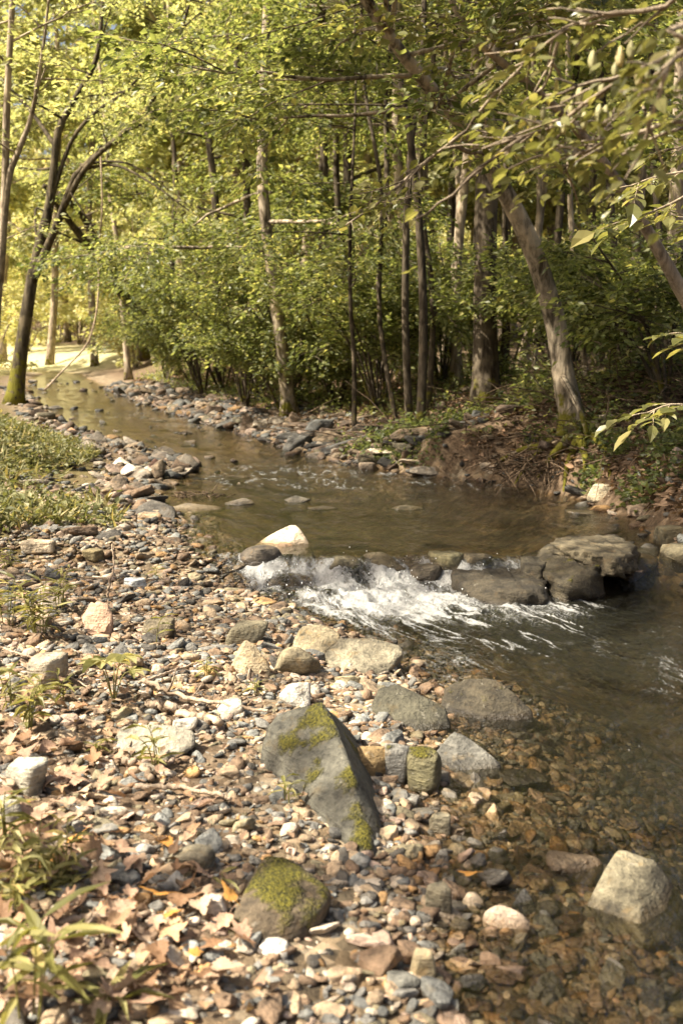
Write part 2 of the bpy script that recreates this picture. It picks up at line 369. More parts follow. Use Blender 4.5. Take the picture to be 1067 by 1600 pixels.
def water_mat():
    k = NT('stream_water'); P = k.pos(); a = k.attr('col', 'Color'); sp = k.n('ShaderNodeSeparateColor'); k.l(a, sp.inputs[0])
    foam, murk, turb = sp.outputs[0], sp.outputs[1], sp.outputs[2]
    mp = k.n('ShaderNodeMapping'); k.l(P, mp.inputs[0]); mp.inputs['Rotation'].default_value = (0, 0, math.radians(24)); mp.inputs['Scale'].default_value = (1, 0.45, 1)
    r1 = k.noise(mp.outputs[0], 5.0, 4, 0.55, 0.8); r2 = k.noise(mp.outputs[0], 30, 4, 0.6, 0.6)
    h = k.math('ADD', r1, k.math('MULTIPLY', r2, 0.35))
    b = k.n('ShaderNodeBump'); k.l(h, b.inputs['Height']); b.inputs['Distance'].default_value = 0.06
    k.l(k.mr(turb, 0, 1, 0.55, 1.0), b.inputs['Strength'])
    gl = k.n('ShaderNodeBsdfGlossy'); gl.inputs['Roughness'].default_value = 0.05; gl.inputs['Color'].default_value = (1, 1, 1, 1); k.l(b.outputs[0], gl.inputs['Normal'])
    tr = k.n('ShaderNodeBsdfTransparent'); k.l(k.mix(murk, (0.97, 0.95, 0.88), (0.30, 0.30, 0.225)), tr.inputs[0])
    df = k.n('ShaderNodeBsdfDiffuse'); df.inputs[0].default_value = (0.042, 0.041, 0.029, 1)
    m1 = k.n('ShaderNodeMixShader'); k.l(k.math('MULTIPLY', murk, 0.28), m1.inputs[0]); k.l(tr.outputs[0], m1.inputs[1]); k.l(df.outputs[0], m1.inputs[2])
    fr = k.n('ShaderNodeFresnel'); fr.inputs['IOR'].default_value = 1.33; k.l(b.outputs[0], fr.inputs['Normal'])
    m2 = k.n('ShaderNodeMixShader'); k.l(fr.outputs[0], m2.inputs[0]); k.l(m1.outputs[0], m2.inputs[1]); k.l(gl.outputs[0], m2.inputs[2])
    wf = k.pbr((0.30, 0.30, 0.285), 0.5, k.bump(k.noise(P, 60, 4, 0.7), 0.8, 0.02), 0.4)
    fm = k.math('ADD', foam, k.math('MULTIPLY', k.math('SUBTRACT', k.noise(mp.outputs[0], 30, 6, 0.8, 1.6), 0.5), 2.2))
    m3 = k.n('ShaderNodeMixShader'); k.l(k.mr(k.math('MULTIPLY', fm, k.mr(foam, 0.02, 0.2)), 0.26, 1.08, 0, 0.9), m3.inputs[0]); k.l(m2.outputs[0], m3.inputs[1]); k.l(wf, m3.inputs[2])
    return k.done(m3.outputs[0])
M['water'] = water_mat()
def foam_mat():
    k = NT('white_water'); return k.done(k.pbr((0.85, 0.85, 0.82), 0.3, spec=0.5))
M['foam'] = foam_mat()

# ------------------------------------------------------------------ ground
def grid(mb, X, Y, Z, col):
    n, m = X.shape
    i = np.arange(n - 1)[:, None] * m; j = np.arange(m - 1)[None]
    q = np.stack([i + j, i + j + 1, i + m + j + 1, i + m + j], -1).reshape(-1, 4)
    mb.add(np.stack([X, Y, Z], -1).reshape(-1, 3), q=q, a=col.reshape(-1, col.shape[-1]))
Yr = np.concatenate([np.linspace(-60, 0, 20), np.linspace(0.3, 1.2, 8), np.geomspace(1.3, 160, 430), np.linspace(180, 600, 12)])
u = np.linspace(-1, 1, 380); u = np.sign(u) * (0.45 * np.abs(u) + 0.55 * np.abs(u) ** 4)
half = 5 + 1.6 * np.clip(Yr, 0, 1e9) + 30 * sstep(0, -20, Yr)
X = u[None] * half[:, None] ; Yg = np.repeat(Yr[:, None], len(u), 1)
Z = hgt(X, Yg) + (fbm2(X * 9, Yg * 9, 3, 5) - 0.5) * 0.035
dl = xL(Yg) - X; dr = X - xR(Yg)
nn = fbm2(X * 1.1, Yg * 1.1, 3, 21)
green = sstep(0.5, 1.4, dl + (nn - 0.5) * 1.5) * sstep(6.2, 8.0, Yg + (nn - 0.5) * 2) * 0.85 + 0.35 * sstep(0.6, 2.5, dr) * sstep(0.5, 0.7, nn)
field = sstep(30, 42, Yg) * sstep(1.5, 4, dl) + sstep(40, 46, Yg) * sstep(10, 5, np.abs(dr))
bed = sstep(0.9, 0.2, dl) * np.where(Yg > 11.3, sstep(1.2, 0.3, dr), sstep(0.08, -0.1, dr))
g = MB(); grid(g, X, Yg, Z, np.stack([green, np.clip(field, 0, 1), bed], -1))
struct(g.obj('ground', M['ground']))

# ------------------------------------------------------------------ water
Yw = np.concatenate([np.linspace(-6, 1.4, 12), np.geomspace(1.5, 5.4, 170), np.linspace(5.42, 7.3, 200), np.geomspace(7.33, 60, 560)])
v = np.linspace(0, 1, 300)
a_, b_ = xL(Yw) - 0.35, xR(Yw) + 0.35
X = a_[:, None] + (b_ - a_)[:, None] * v[None]; Yg = np.repeat(Yw[:, None], len(v), 1)
# the lip of the cascade wanders
lip = (fbm2(X * 1.6, X * 0 + 3.0, 3, 31) - 0.5) * 0.5
Z = wz(Yg + lip * sstep(5.5, 6.2, Yg) * sstep(8.2, 7.4, Yg))
depth = np.clip(Z - hgt(X, Yg), 0, 1)
core = sstep(5.3 - .25 * sstep(.4, -.3, X), 6.4, Yg) * sstep(7.05, 6.8, Yg + lip) * sstep(-0.95, -0.35, X) * sstep(1.6, 1.2, X)
core = core * (0.85 + 0.15 * sstep(0.95, 0.4, X))
rif = sstep(6.3, 6.6, Yg) * sstep(7.3, 6.9, Yg) * sstep(-1.3, -1.0, X) * sstep(-0.3, -0.6, X) * 0.8
turbl = np.clip(.6 * sstep(8.5, 11, Yg) + .35 * sstep(3.6, 4.6, Yg) * sstep(6.4, 5.6, Yg) + core + rif + 0.5 * sstep(4.6, 6.0, Yg) * sstep(7, 6.6, Yg) + 0.35 * sstep(9.8, 10.6, Yg) * sstep(13.5, 12, Yg), 0, 1)
Z = Z + core * ((fbm2(X * 7, Yg * 6, 5, 41, .6) - 0.48) * 0.16 + 0.01) + rif * (fbm2(X * 9, Yg * 9, 3, 45) - 0.5) * 0.06
Z = Z + (fbm2(X * 2.6 + Yg, Yg * 1.2, 3, 51) - 0.5) * (0.022 + 0.02 * sstep(9, 12, Yg)) * sstep(0.02, 0.12, depth)
# streaks of foam, with glints on the current painted in, carried down to the right
fl = unit([0.55, -1.0]); U = X * fl[0] + Yg * fl[1]; Vx = X * -fl[1] + Yg * fl[0]
wr = fbm2(U * 1.3, Vx * 1.3, 3, 61) * 0.5
rid = 1 - np.abs(fbm2(U * 1.3 + 9, (Vx + wr) * 11, 4, 71) - 0.5) * 2
stre = sstep(0.90, 0.995, rid) * sstep(2.9, 5.4, Yg) * sstep(6.6, 6.1, Yg) * sstep(-0.5, 0.1, X - (5.2 - Yg) * 0.5) * (0.35 + 0.65 * sstep(0.42, 0.62, fbm2(X * 1.8, Yg * 1.8, 3, 81)))
n2 = fbm2(X * 6 + 3 + Yg * 1.5, Yg * 2.2, 5, 91, .6)
foam = np.clip(core * (0.34 + 0.66 * sstep(0.36, 0.62, n2)) + rif * sstep(0.45, 0.7, n2) + 0.72 * stre
               + 0.65 * sstep(0.90, 0.99, 1 - np.abs(fbm2(X * 7, Yg * 1.8, 4, 95) - 0.5) * 2) * (sstep(9.6, 10.3, Yg) * sstep(13, 11.5, Yg) + .7 * sstep(14, 16, Yg) * sstep(34, 24, Yg) * sstep(.5, .6, fbm2(X * .8, Yg * .5, 3, 99))), 0, 1)  # upstream streaks: riffle foam, with pale reflections painted in as foam
foam = foam * sstep(0.0, 0.03, depth)
murk = (1 - np.exp(-depth * (4.2 + 2.2 * sstep(6.5, 5.5, Yg)))) * (1 - .25 * sstep(7, 8, Yg) - .4 * sstep(8, 14, Yg))
g = MB(); grid(g, X, Yg, Z, np.stack([foam, murk, turbl], -1))
struct(g.obj('water', M['water']))
def water_at(x, y): return float(wz(y))
# leaping drops and lumps of white water where the stream breaks over the lip
rng = np.random.default_rng(5)
ico1 = None
def ico(level):
    bm = bmesh.new(); bmesh.ops.create_icosphere(bm, subdivisions=level, radius=1.0)
    V = np.array([x.co[:] for x in bm.verts]); T = np.array([[q.index for q in f.verts] for f in bm.faces]); bm.free(); return V, T
ICO = {k: ico(k) for k in (1, 2, 3, 4, 5)}
g = MB(); V, T = ICO[1]
spots = [(0.1, 6.75, .5), (0.42, 6.75, .25), (-0.45, 6.72, .3), (1.22, 6.55, .25), (1.0, 6.7, .2), (0.25, 6.4, .5), (-0.2, 6.45, .4), (0.55, 6.5, .3)]
for k in range(170):
    sx, sy, sp = spots[rng.integers(len(spots))]
    x, y = sx + rng.normal(0, sp * 0.5), sy + rng.normal(0, 0.12)
    z = float(wz(y)) + abs(rng.normal(0, 0.028)) + 0.01
    r = rng.uniform(0.0012, 0.004); s = np.array([1, 1, rng.uniform(0.8, 2)]) * r
    g.add(V * s + (x, y, z), t=T)
tag(g.obj('splash', M['foam']), 'white splashing drops over the small cascade', 'splash', kind='stuff')

# ------------------------------------------------------------------ stones
def hull_planes(pts):
    bm = bmesh.new(); vs = [bm.verts.new(p) for p in pts]
    bmesh.ops.convex_hull(bm, input=vs)
    c = np.mean([v.co[:] for v in bm.verts], axis=0); bm.normal_update(); out = []
    for f in bm.faces:
        n = np.array(f.normal[:]); d = float(np.dot(n, np.array(f.calc_center_median()[:]) - c))
        if d < 0: n, d = -n, -d
        if not any(np.dot(n, m) > 0.995 and abs(d - e) < 0.02 for m, e in out): out.append((n, d))
    bm.free(); return c, out
def random_planes(rng, n=11, flat=0.75):
    out = []
    while len(out) < n:
        d = unit(rng.normal(size=3)); out.append((d, rng.uniform(0.62, 1.0)))
    out.append((np.array([0, 0, 1.0]), rng.uniform(0.45, 0.8) * flat / 0.75)); out.append((np.array([0, 0, -1.0]), 0.7))
    for s in ((1, 0, 0), (-1, 0, 0), (0, 1, 0), (0, -1, 0)): out.append((np.array(s, float), 1.0))
    return out
def stone_verts(level, planes, p=16, amp=0.05, seed=0, scale=(1, 1, 1), fine=0.0):
    V, T = ICO[level]
    s = np.zeros(len(V))
    for n, d in planes: s += (np.clip(V @ n, 0, None) / max(d, 0.02)) ** p
    r = s ** (-1.0 / p)
    S = V * r[:, None] * np.asarray(scale)
    if amp:
        k = fbm(V * r[:, None] * 2.3 + seed * 3.7, 5, seed, 0.55) - 0.5
        S = S * (1 + amp * 2 * k)[:, None]
        if level >= 4: S = S * (1 + amp * 0.7 * (np.abs(fbm(V * r[:, None] * 9 + seed, 4, seed + 9, 0.6) - 0.5) * -2.4 + 0.35))[:, None]
        if fine:                                   # thin beds of slate stepping in and out
            lay = np.floor((S[:, 2] + 0.35 * S[:, 0]) / (0.16 * np.abs(S[:, 2]).max()))
            S = S * (1 + fine * (_hash(lay, lay * 0, lay * 0, seed) - 0.5))[:, None]
    return S, T
RK = []          # landmarks for the labels of the small stones: (x, y, phrase)
def rot2(a): c, s = math.cos(a), math.sin(a); return np.array([[c, -s, 0], [s, c, 0], [0, 0, 1]])
def put_rock(name, label, cat, c, size, col, moss=0.0, planes=None, yaw=0.0, seed=1, level=4, p=16, amp=0.05, fine=0.0, tilt=0.0, group=None, centre=None, mark=None):
    rg = np.random.default_rng(seed)
    S, T = stone_verts(level, planes or random_planes(rg), p, amp, seed, (1, 1, 1) if planes else (0.5, 0.5, 0.5), fine)
    if centre is not None: S = S + centre
    S = S * np.asarray(size)
    if tilt: ct, s_ = math.cos(tilt), math.sin(tilt); S = S @ np.array([[ct, 0, s_], [0, 1, 0], [-s_, 0, ct]]).T
    S = S @ rot2(yaw).T
    mb = MB(); mb.add(S, t=T); o = mb.obj(name, M['rock']); o.location = Vector(c); o.color = (*col, moss)
    tag(o, label, cat, group)
    if mark: RK.append((c[0], c[1], mark))
    return o
GREY, BLUE, TAN, CREAM = (.19, .18, .15), (.22, .23, .22), (.34, .25, .16), (.58, .50, .38)
BROWN, OCHRE, DARK, PINK, OLIVE = (.19, .125, .075), (.38, .21, .07), (.085, .075, .058), (.44, .31, .22), (.21, .18, .105)
def hero(name, label, box, ratio, col, moss, pts=None, seed=1, yaw=0.0, level=5, p=20, amp=0.04, fine=0.0, mark=None, sink=0.22, cat='boulder', tilt=0.0, group=None, base=None):
    """a stone that fills the photograph box (x0, y0, x1, y1); pts: corners in a frame of x -1..1, y -1..1 (away), z 0..1 (up)"""
    x0, y0, x1, y1 = box
    q = G((x0 + x1) / 2, y1); Y0 = q[1]
    wd = (x1 - x0) * Y0 / F; dp = wd * ratio; Yc = Y0 + dp * 0.45
    wd = (x1 - x0) * Yc / F; xc = ((x0 + x1) / 2 - 533.5) * Yc / F
    al = (((y0 + y1) / 2) - 540) / F
    H = max((y1 - y0) * Yc / F - dp * 0.8 * al, 0.22 * wd)
    zb = min(gz(xc, Yc), q[2] + 0.05) if base is None else base
    if pts is not None:
        P = np.array([(a, b, c) for a, b, c in pts]) * np.array([wd / 2, dp / 2, H]); lo = -H * sink
        P = np.vstack([P, np.array([(a * wd / 2, b * dp / 2, lo) for a, b, c in pts if c < 0.3])])
        c0, pl = hull_planes(P)
        o = put_rock(name, label, cat, (xc, Yc, zb), (1, 1, 1), col, moss, pl, yaw, seed, level, p, amp, fine, 0, group, c0, mark)
    else:
        o = put_rock(name, label, cat, (xc, Yc, zb + H * (0.5 - sink)), (wd * 1.1, dp * 1.1, H * 1.35), col, moss, None, yaw, seed, level, p, amp, fine, tilt, group, None, mark)
    me = o.data; n = len(me.vertices); V = np.empty(n * 3, np.float32); me.vertices.foreach_get('co', V); V = V.reshape(-1, 3).astype(float)
    L = np.array(o.location)
    for _ in range(4):                      # size the stone to what shows of it above the ground and the water
        Wd = V + L; top = Wd[:, 2] > np.maximum(hgt(Wd[:, 0], Wd[:, 1]) + 0.004, wz(Wd[:, 1]) - 0.01)
        if top.sum() < 12: L[2] += 0.3 * H; continue
        ax, ay, _d = project(Wd[top]); sx = np.clip((x1 - x0) / (np.ptp(ax) + 1e-3), 0.6, 1.6)
        V[:, :2] *= sx; L[0] += ((x0 + x1) / 2 - (ax.min() + ax.max()) / 2) * Yc / F
        k = np.argmin(ay); need = (ay[k] - y0) * Yc / F / max(math.cos(al), .5)
        hh = max(Wd[top][k][2] - zb, 0.02); V[:, 2] *= np.clip((hh + need * 0.6) / hh, 0.7, 1.5)
        Wd = V + L; top = Wd[:, 2] > np.maximum(hgt(Wd[:, 0], Wd[:, 1]) + 0.004, wz(Wd[:, 1]) - 0.01)
        if top.sum() < 12: continue
        ax, ay, _d = project(Wd[top]); L[2] += np.clip((ay.min() - y0) * Yc / F * 0.5, -0.3 * H, 0.3 * H)
    me.vertices.foreach_set('co', V.astype(np.float32).ravel()); me.update(); o.location = Vector(L)
    return o

def hull_rock(label, pts, col, moss, seed, p=30, amp=0.04, fine=0.0, mark=None, cat='boulder', name='boulder', sink=.12):
    """a boulder whose corners were read off the photograph: (px, py) on the ground or (px, py, distance) in the air"""
    Q = []
    for q in pts:
        if len(q) == 2: g_ = G(*q); Q += [g_ + (0, 0, .01), g_ - (0, 0, sink)]
        else: Q.append(W(*q))
    Q = np.array(Q); o = Q.mean(0); c0, pl = hull_planes(Q - o)
    return put_rock(name, label, cat, o, (1, 1, 1), col, moss, pl, 0, seed, 5, p, amp, fine, 0, None, c0, mark)

# the near boulders on the gravel and in the edge of the stream
Ya, Yb, Yc = G(575, 1345)[1], G(455, 1475)[1], G(1003, 1493)[1]
hull_rock('large dark grey wedge-shaped slab boulder with moss down its shaded right side',
    [(406, 1192), (490, 1268), (576, 1347), (598, 1306), (580, 1215), (545, 1140), (419, 1127, Ya + .70), (440, 1112, Ya + .72), (500, 1095, Ya + .68), (522, 1130, Ya + .54), (541, 1205, Ya + .33), (563, 1280, Ya + .13)],
    (.085, .08, .06), 0.54, 3, 60, 0.04, 0.02, 'the large wedge-shaped slab boulder')
hull_rock('rounded brown boulder with a bright yellow-green moss cap at the bottom of the photo',
    [(350, 1456), (365, 1470), (440, 1477), (467, 1472), (510, 1425), (395, 1368, Yb + .20), (410, 1333, Yb + .30), (440, 1336, Yb + .30), (468, 1346, Yb + .27), (482, 1362, Yb + .22), (519, 1390, Yb + .16), (506, 1422, Yb + .08), (425, 1385, Yb + .12), (372, 1420, Yb + .12), (470, 1420, Yb + .05)],
    (.10, .075, .045), 0.62, 6, 22, 0.06, 0, 'the rounded mossy boulder')
hull_rock('pale olive block-shaped boulder with a flat top standing in shallow water',
    [(904, 1440), (1003, 1493), (1062, 1462), (1075, 1420), (930, 1400), (943, 1360, Yc + .20), (970, 1329, Yc + .34), (1023, 1344, Yc + .28), (998, 1380, Yc + .14), (1053, 1425, Yc + .16), (1000, 1470, Yc + .02), (1058, 1450, Yc + .12), (908, 1428, Yc + .14)],
    (.19, .165, .105), 0.16, 9, 60, 0.028, 0, 'the pale block-shaped boulder')
hero('river_rock', 'smooth oblong pinkish cobble lying on the gravel left of the block boulder', (753, 1414, 828, 1466), 0.75, (.47, .37, .27), -0.6,
     [(-1, .5, .3), (-.9, .1, .7), (-.3, .4, 1), (.5, -.1, .85), (1, -.6, .4), (.8, -.8, .1), (-.4, -.6, .2), (-1, .2, .1), (.6, .3, .2), (-.4, .8, .2)], seed=12, p=9, amp=0.03, mark='the smooth oblong cobble', cat='rock')
hero('boulder', 'wide mossy brown boulder wet at its foot in the stream edge', (688, 1060, 832, 1142), 0.8, (.055, .045, .027), 0.40,
     [(-1, .3, .35), (-.8, .5, .75), (-.2, .4, 1), (.25, .4, .95), (.7, -.1, .6), (1, -.6, .15), (.5, -.9, .1), (-.5, -.6, .1), (-1, -.1, 0), (.9, .5, 0), (-.8, .9, 0), (0, -.5, .55)], seed=15, p=20, amp=0.09, fine=0.05, mark='the wide mossy boulder at the stream edge')
hero('boulder', 'dark olive angular slab split into facets at the water edge', (578, 1070, 705, 1142), 0.8, (.07, .064, .042), 0.2,
     [(-1, .1, .15), (-.75, .5, .85), (-.3, .6, 1), (.2, .3, .72), (.9, -.1, .45), (1, -.6, .0), (.3, -1, .0), (-.6, -.7, .05), (.8, .7, 0), (-.7, .8, 0)], seed=18, p=36, amp=0.04, mark='the dark angular slab at the water edge')
hero('boulder', 'pointed blue-grey slate slab with a dry pale top', (672, 1143, 783, 1214), 0.75, (.14, .133, .11), 0.0,
     [(-1, .1, .2), (-.3, .5, 1), (.1, .3, .85), (1, -.5, .2), (.95, -.7, 0), (-.1, -1, 0), (-.9, -.3, 0), (.6, .7, 0), (-.7, .8, 0)], seed=21, p=40, amp=0.035, mark='the pointed slate slab')
hero('river_rock', 'ochre brown stone wedged beside the wedge slab boulder', (553, 1165, 606, 1218), 0.9, (.28, .19, .085), 0.10, None, seed=24, level=4, p=14, amp=0.05, cat='rock', mark='the ochre stone')
hero('river_rock', 'small upright blue-grey stone with mossy left side', (600, 1160, 645, 1220), 0.9, (.22, .21, .18), 0.40, None, seed=25, level=4, p=22, amp=0.05, cat='rock')
hero('river_rock', 'dark stone thickly covered with olive moss near the slate slab', (634, 1165, 690, 1242), 0.9, (.13, .115, .06), 0.62, None, seed=26, level=4, p=14, amp=0.06, cat='rock', mark='the thickly mossed dark stone')
# group at the water edge below the cascade
hero('boulder', 'sunlit tan stone with a dark mossy underside below the cascade', (458, 976, 532, 1030), 0.8, (.30, .25, .155), 0.25,
     [(-1, .1, .4), (-.6, .6, .95), (.3, .6, 1), (1, .1, .7), (.9, -.4, .1), (.2, -1, 0), (-.7, -.6, .1), (.8, .8, 0), (-.8, .8, 0)], seed=30, p=18, amp=0.05, mark='the sunlit tan stone below the cascade')
hero('boulder', 'rounded olive stone with mossy right end below the cascade', (428, 1010, 502, 1058), 0.8, (.23, .19, .115), 0.36, None, seed=31, p=10, amp=0.05, mark='the rounded olive stone')
hero('boulder', 'flat tilted grey slab resting between gravel and fast water', (508, 996, 630, 1052), 0.75, (.25, .22, .15), 0.22,
     [(-1, -.2, .5), (-.6, .6, .95), (.1, .7, 1), (.9, .4, .75), (1, -.1, .55), (.3, -.8, .2), (-.7, -1, .1), (.9, .6, 0), (-.9, .6, 0), (.5, -.9, 0)], seed=32, p=30, amp=0.04, fine=0.04, mark='the flat tilted slab')
hero('river_rock', 'dark mossy stone with a blunt top on the left gravel', (352, 968, 420, 1012), 0.8, (.14, .12, .075), 0.34, None, seed=33, level=4, p=22, amp=0.06, cat='rock', mark='the dark blunt stone')
hero('river_rock', 'tan pointed stone leaning right beside the rounded olive stone', (360, 1000, 424, 1058), 0.8, (.36, .285, .175), 0.26,
     [(-1, 0, .1), (-.3, .3, 1), (.2, .1, .85), (.95, -.4, .2), (1, -.6, 0), (-.2, -.9, 0), (.6, .8, 0), (-.8, .7, 0)], seed=34, level=4, p=22, amp=0.05, cat='rock', mark='the tan pointed stone')
hero('river_rock', 'pale grey angular stone behind the wedge slab boulder', (436, 1066, 486, 1106), 0.8, (.50, .46, .38), -0.5, None, seed=35, level=4, p=30, amp=0.04, cat='rock')
hero('river_rock', 'flattened cream cobble near the pale driftwood branch', (338, 1090, 382, 1120), 0.8, (.48, .42, .32), -0.5, None, seed=36, level=4, p=9, amp=0.03, cat='rock')
hero('river_rock', 'small round whitish cobble behind the long grey slab', (270, 1120, 310, 1145), 0.9, (.5, .45, .36), -0.5, None, seed=37, level=4, p=8, amp=0.03, cat='rock')
hero('boulder', 'long low grey slab behind a bamboo-like sprout', (178, 1132, 306, 1185), 0.6, (.25, .225, .17), 0.05,
     [(-1, .1, .3), (-.8, .5, .9), (.1, .6, 1), (.9, .3, .8), (1, -.3, .3), (.4, -1, .05), (-.7, -.8, 0), (.9, .8, 0), (-.9, .8, 0)], seed=38, p=22, amp=0.05, mark='the long low grey slab')
hero('river_rock', 'block of pale grey rock at the left edge among dry leaves', (10, 1182, 76, 1242), 0.8, (.36, .33, .25), 0.05, None, seed=39, level=4, p=34, amp=0.05, cat='rock', mark='the pale grey block at the left edge')
hero('river_rock', 'grey rock half cut by the left edge of the photo', (-30, 1240, 38, 1302), 0.8, (.34, .31, .24), 0.05, None, seed=40, level=4, p=24, amp=0.05, cat='rock')
hero('boulder', 'weathered grey rock with a warm tan top under the long dry stick', (42, 1018, 108, 1074), 0.7, (.31, .265, .19), 0.0, None, seed=41, level=4, p=26, amp=0.06, mark='the weathered rock under the long stick')
hero('boulder', 'reddish tan rock leaning against the upright stick', (128, 938, 178, 996), 0.8, (.36, .235, .155), 0.0,
     [(-1, 0, .5), (-.4, .5, .95), (.5, .4, 1), (1, -.2, .5), (.8, -.8, 0), (-.5, -.9, 0), (.8, .8, 0), (-.9, .7, 0)], seed=42, level=4, p=24, amp=0.05, mark='the reddish tan rock')
hero('river_rock', 'small dark stone with mossy cheek on shaded gravel', (222, 964, 274, 998), 0.8, (.16, .13, .08), 0.42, None, seed=43, level=4, p=18, amp=0.05, cat='rock')
hero('river_rock', 'low tan rock by a clump of weeds', (38, 955, 82, 985), 0.8, (.34, .26, .17), 0.0, None, seed=44, level=4, p=18, amp=0.05, cat='rock')
hero('river_rock', 'pale pinkish slab on the upper gravel beside weeds', (58, 915, 84, 942), 0.8, (.5, .4, .31), -0.3, None, seed=45, level=4, p=30, amp=0.04, cat='rock')
hero('river_rock', 'slate-grey flat stone on shaded gravel left of the riffle', (194, 902, 230, 922), 0.9, (.32, .33, .32), -0.3, None, seed=46, level=4, p=30, amp=0.04, cat='rock')
hero('river_rock', 'mossy brown stone at the foot of the weedy bank', (128, 856, 166, 882), 0.9, (.2, .16, .08), 0.45, None, seed=47, level=4, p=14, amp=0.05, cat='rock')
hero('river_rock', 'broad buff rock lying at the left edge of the upper gravel', (30, 842, 88, 872), 0.8, (.42, .34, .23), 0.0, None, seed=48, level=4, p=20, amp=0.06, cat='rock')
hero('river_rock', 'flat dark grey stone half sunk in gravel near an orange leaf', (262, 1318, 338, 1362), 0.7, (.22, .19, .125), 0.15, None, seed=49, level=4, p=16, amp=0.06, cat='rock', mark='the flat dark stone near an orange leaf')
hero('river_rock', 'low mossy-edged dark stone among the dry leaves', (126, 1276, 202, 1306), 0.7, (.17, .145, .09), 0.32, None, seed=50, level=4, p=18, amp=0.06, cat='rock')
hero('river_rock', 'dark pointed stone standing at the edge of the wet gravel', (664, 1376, 706, 1440), 0.7, (.15, .13, .085), 0.28, None, seed=51, level=4, p=26, amp=0.05, cat='rock')
hero('river_rock', 'dark wet flat rock poking from the shallows behind the block boulder', (852, 1328, 942, 1386), 0.7, (.17, .125, .075), 0.1, None, seed=52, level=4, p=20, amp=0.07, cat='rock', mark='the dark wet rock in the shallows')
hero('river_rock', 'black wet stone ridge awash in the shallows', (792, 1212, 856, 1240), 0.8, (.07, .06, .048), 0.0, None, seed=53, level=4, p=20, amp=0.08, cat='rock')
hero('river_rock', 'dark almost black egg-shaped stone at the bottom of the photo', (714, 1522, 758, 1556), 0.9, (.14, .14, .125), -0.6, None, seed=54, level=4, p=9, amp=0.03, cat='rock')
hero('river_rock', 'dark bluish wedge stone on the bottom gravel', (604, 1516, 658, 1556), 0.8, (.15, .145, .12), -0.6, None, seed=55, level=4, p=30, amp=0.04, cat='rock')
hero('river_rock', 'tan upright stone with a mossy face at the bottom', (640, 1480, 682, 1536), 0.8, (.36, .29, .17), 0.25, None, seed=56, level=4, p=26, amp=0.04, cat='rock')
hero('river_rock', 'white quartz-like angular stone left of the rounded mossy boulder', (320, 1396, 356, 1432), 0.8, (.62, .53, .42), -0.8, None, seed=57, level=4, p=26, amp=0.03, cat='rock')
hero('river_rock', 'white stone lying in front of the rounded mossy boulder', (402, 1464, 450, 1498), 0.8, (.60, .55, .46), -0.8, None, seed=58, level=4, p=26, amp=0.03, cat='rock')
hero('river_rock', 'grey brown flat stone right of the wedge slab boulder', (624, 1278, 684, 1310), 0.8, (.27, .22, .15), 0.0, None, seed=59, level=4, p=20, amp=0.05, cat='rock')
hero('river_rock', 'square olive stone standing on edge in the wet gravel', (670, 1268, 704, 1308), 0.8, (.2, .175, .115), 0.1, None, seed=60, level=4, p=34, amp=0.04, cat='rock')
# the cascade
hero('boulder', 'sunlit cream rock with a steep brown face above the cascade', (404, 820, 484, 866), 0.7, (.56, .46, .33), -0.1,
     [(-1, 0, .25), (-.5, .3, .6), (.3, .4, 1), (.5, .2, .95), (.95, -.3, .3), (1, -.4, 0), (.2, -.9, 0), (-.8, -.6, 0), (.7, .7, 0), (-.8, .6, 0), (.35, -.3, .75)], seed=70, p=24, amp=0.06, mark='the sunlit cream rock above the cascade')
hero('boulder', 'dark wet rock with water sliding over it below the cream rock', (374, 850, 440, 890), 0.8, (.11, .09, .065), 0.0, None, seed=71, level=4, p=12, amp=0.06, base=0.02)
hero('river_rock', 'small brown stone at the foot of the sunlit cream rock', (432, 846, 460, 868), 0.9, (.40, .27, .17), 0.0, None, seed=72, level=4, p=12, amp=0.05, cat='rock', base=0.12)
for k, (bx, col, lb) in enumerate([((512, 866, 566, 900), (.10, .085, .05), 'dark rounded rock in the lip of the cascade, left of the white water crest'),
        ((566, 862, 634, 904), (.13, .105, .06), 'brown rock in the lip of the cascade behind the white crest'),
        ((668, 860, 724, 902), (.155, .135, .07), 'mossy stepped rock right of the white crest'),
        ((716, 862, 772, 896), (.13, .105, .062), 'dark low rock between two spouts of the cascade'),
        ((640, 880, 690, 915), (.11, .09, .06), 'wet rock with water spilling down both sides')]):
    hero('boulder', lb, bx, 0.8, col, 0.2, None, seed=80 + k, level=4, p=14, amp=0.08, base=0.02)
def slab(label, poly, zt, th, col, moss, seed, mark=None, dip=0.0, p=50, amp=.06, fine=.05):
    """a broad slab: the outline of its top in photograph pixels, lying at height zt, th thick"""
    top = []
    for k, (a, b) in enumerate(poly):
        d = ray(a, b); z = zt + dip * (1 if k < len(poly) / 2 else -1); top.append(np.array([0, 0, CAMZ]) + d * ((z - CAMZ) / d[2]))
    top = np.array(top); c = top.mean(0); bot = c + (top - c) * 1.12 - (0, 0, th); Q = np.vstack([top, bot]); o = Q.mean(0); c0, pl = hull_planes(Q - o)
    return put_rock('boulder', label, 'boulder', o, (1, 1, 1), col, moss, pl, 0, seed, 5, p, amp, fine, 0, None, c0, mark)
slab('broad wet brown ledge with water streaming down its front', [(712, 884), (760, 868), (822, 882), (852, 904), (850, 922), (800, 926), (745, 915), (716, 900)], .09, .22, (.04, .032, .019), .32, 86, 'the wet brown ledge', p=30, amp=.15, fine=.14)
slab('large mossy ledge sloping from the right bank into the cascade', [(846, 856), (884, 846), (935, 856), (938, 884), (925, 905), (884, 910), (853, 898), (834, 878)], .15, .26, (.058, .047, .027), .38, 87, 'the large mossy ledge', .03, p=44, amp=.13, fine=.16)
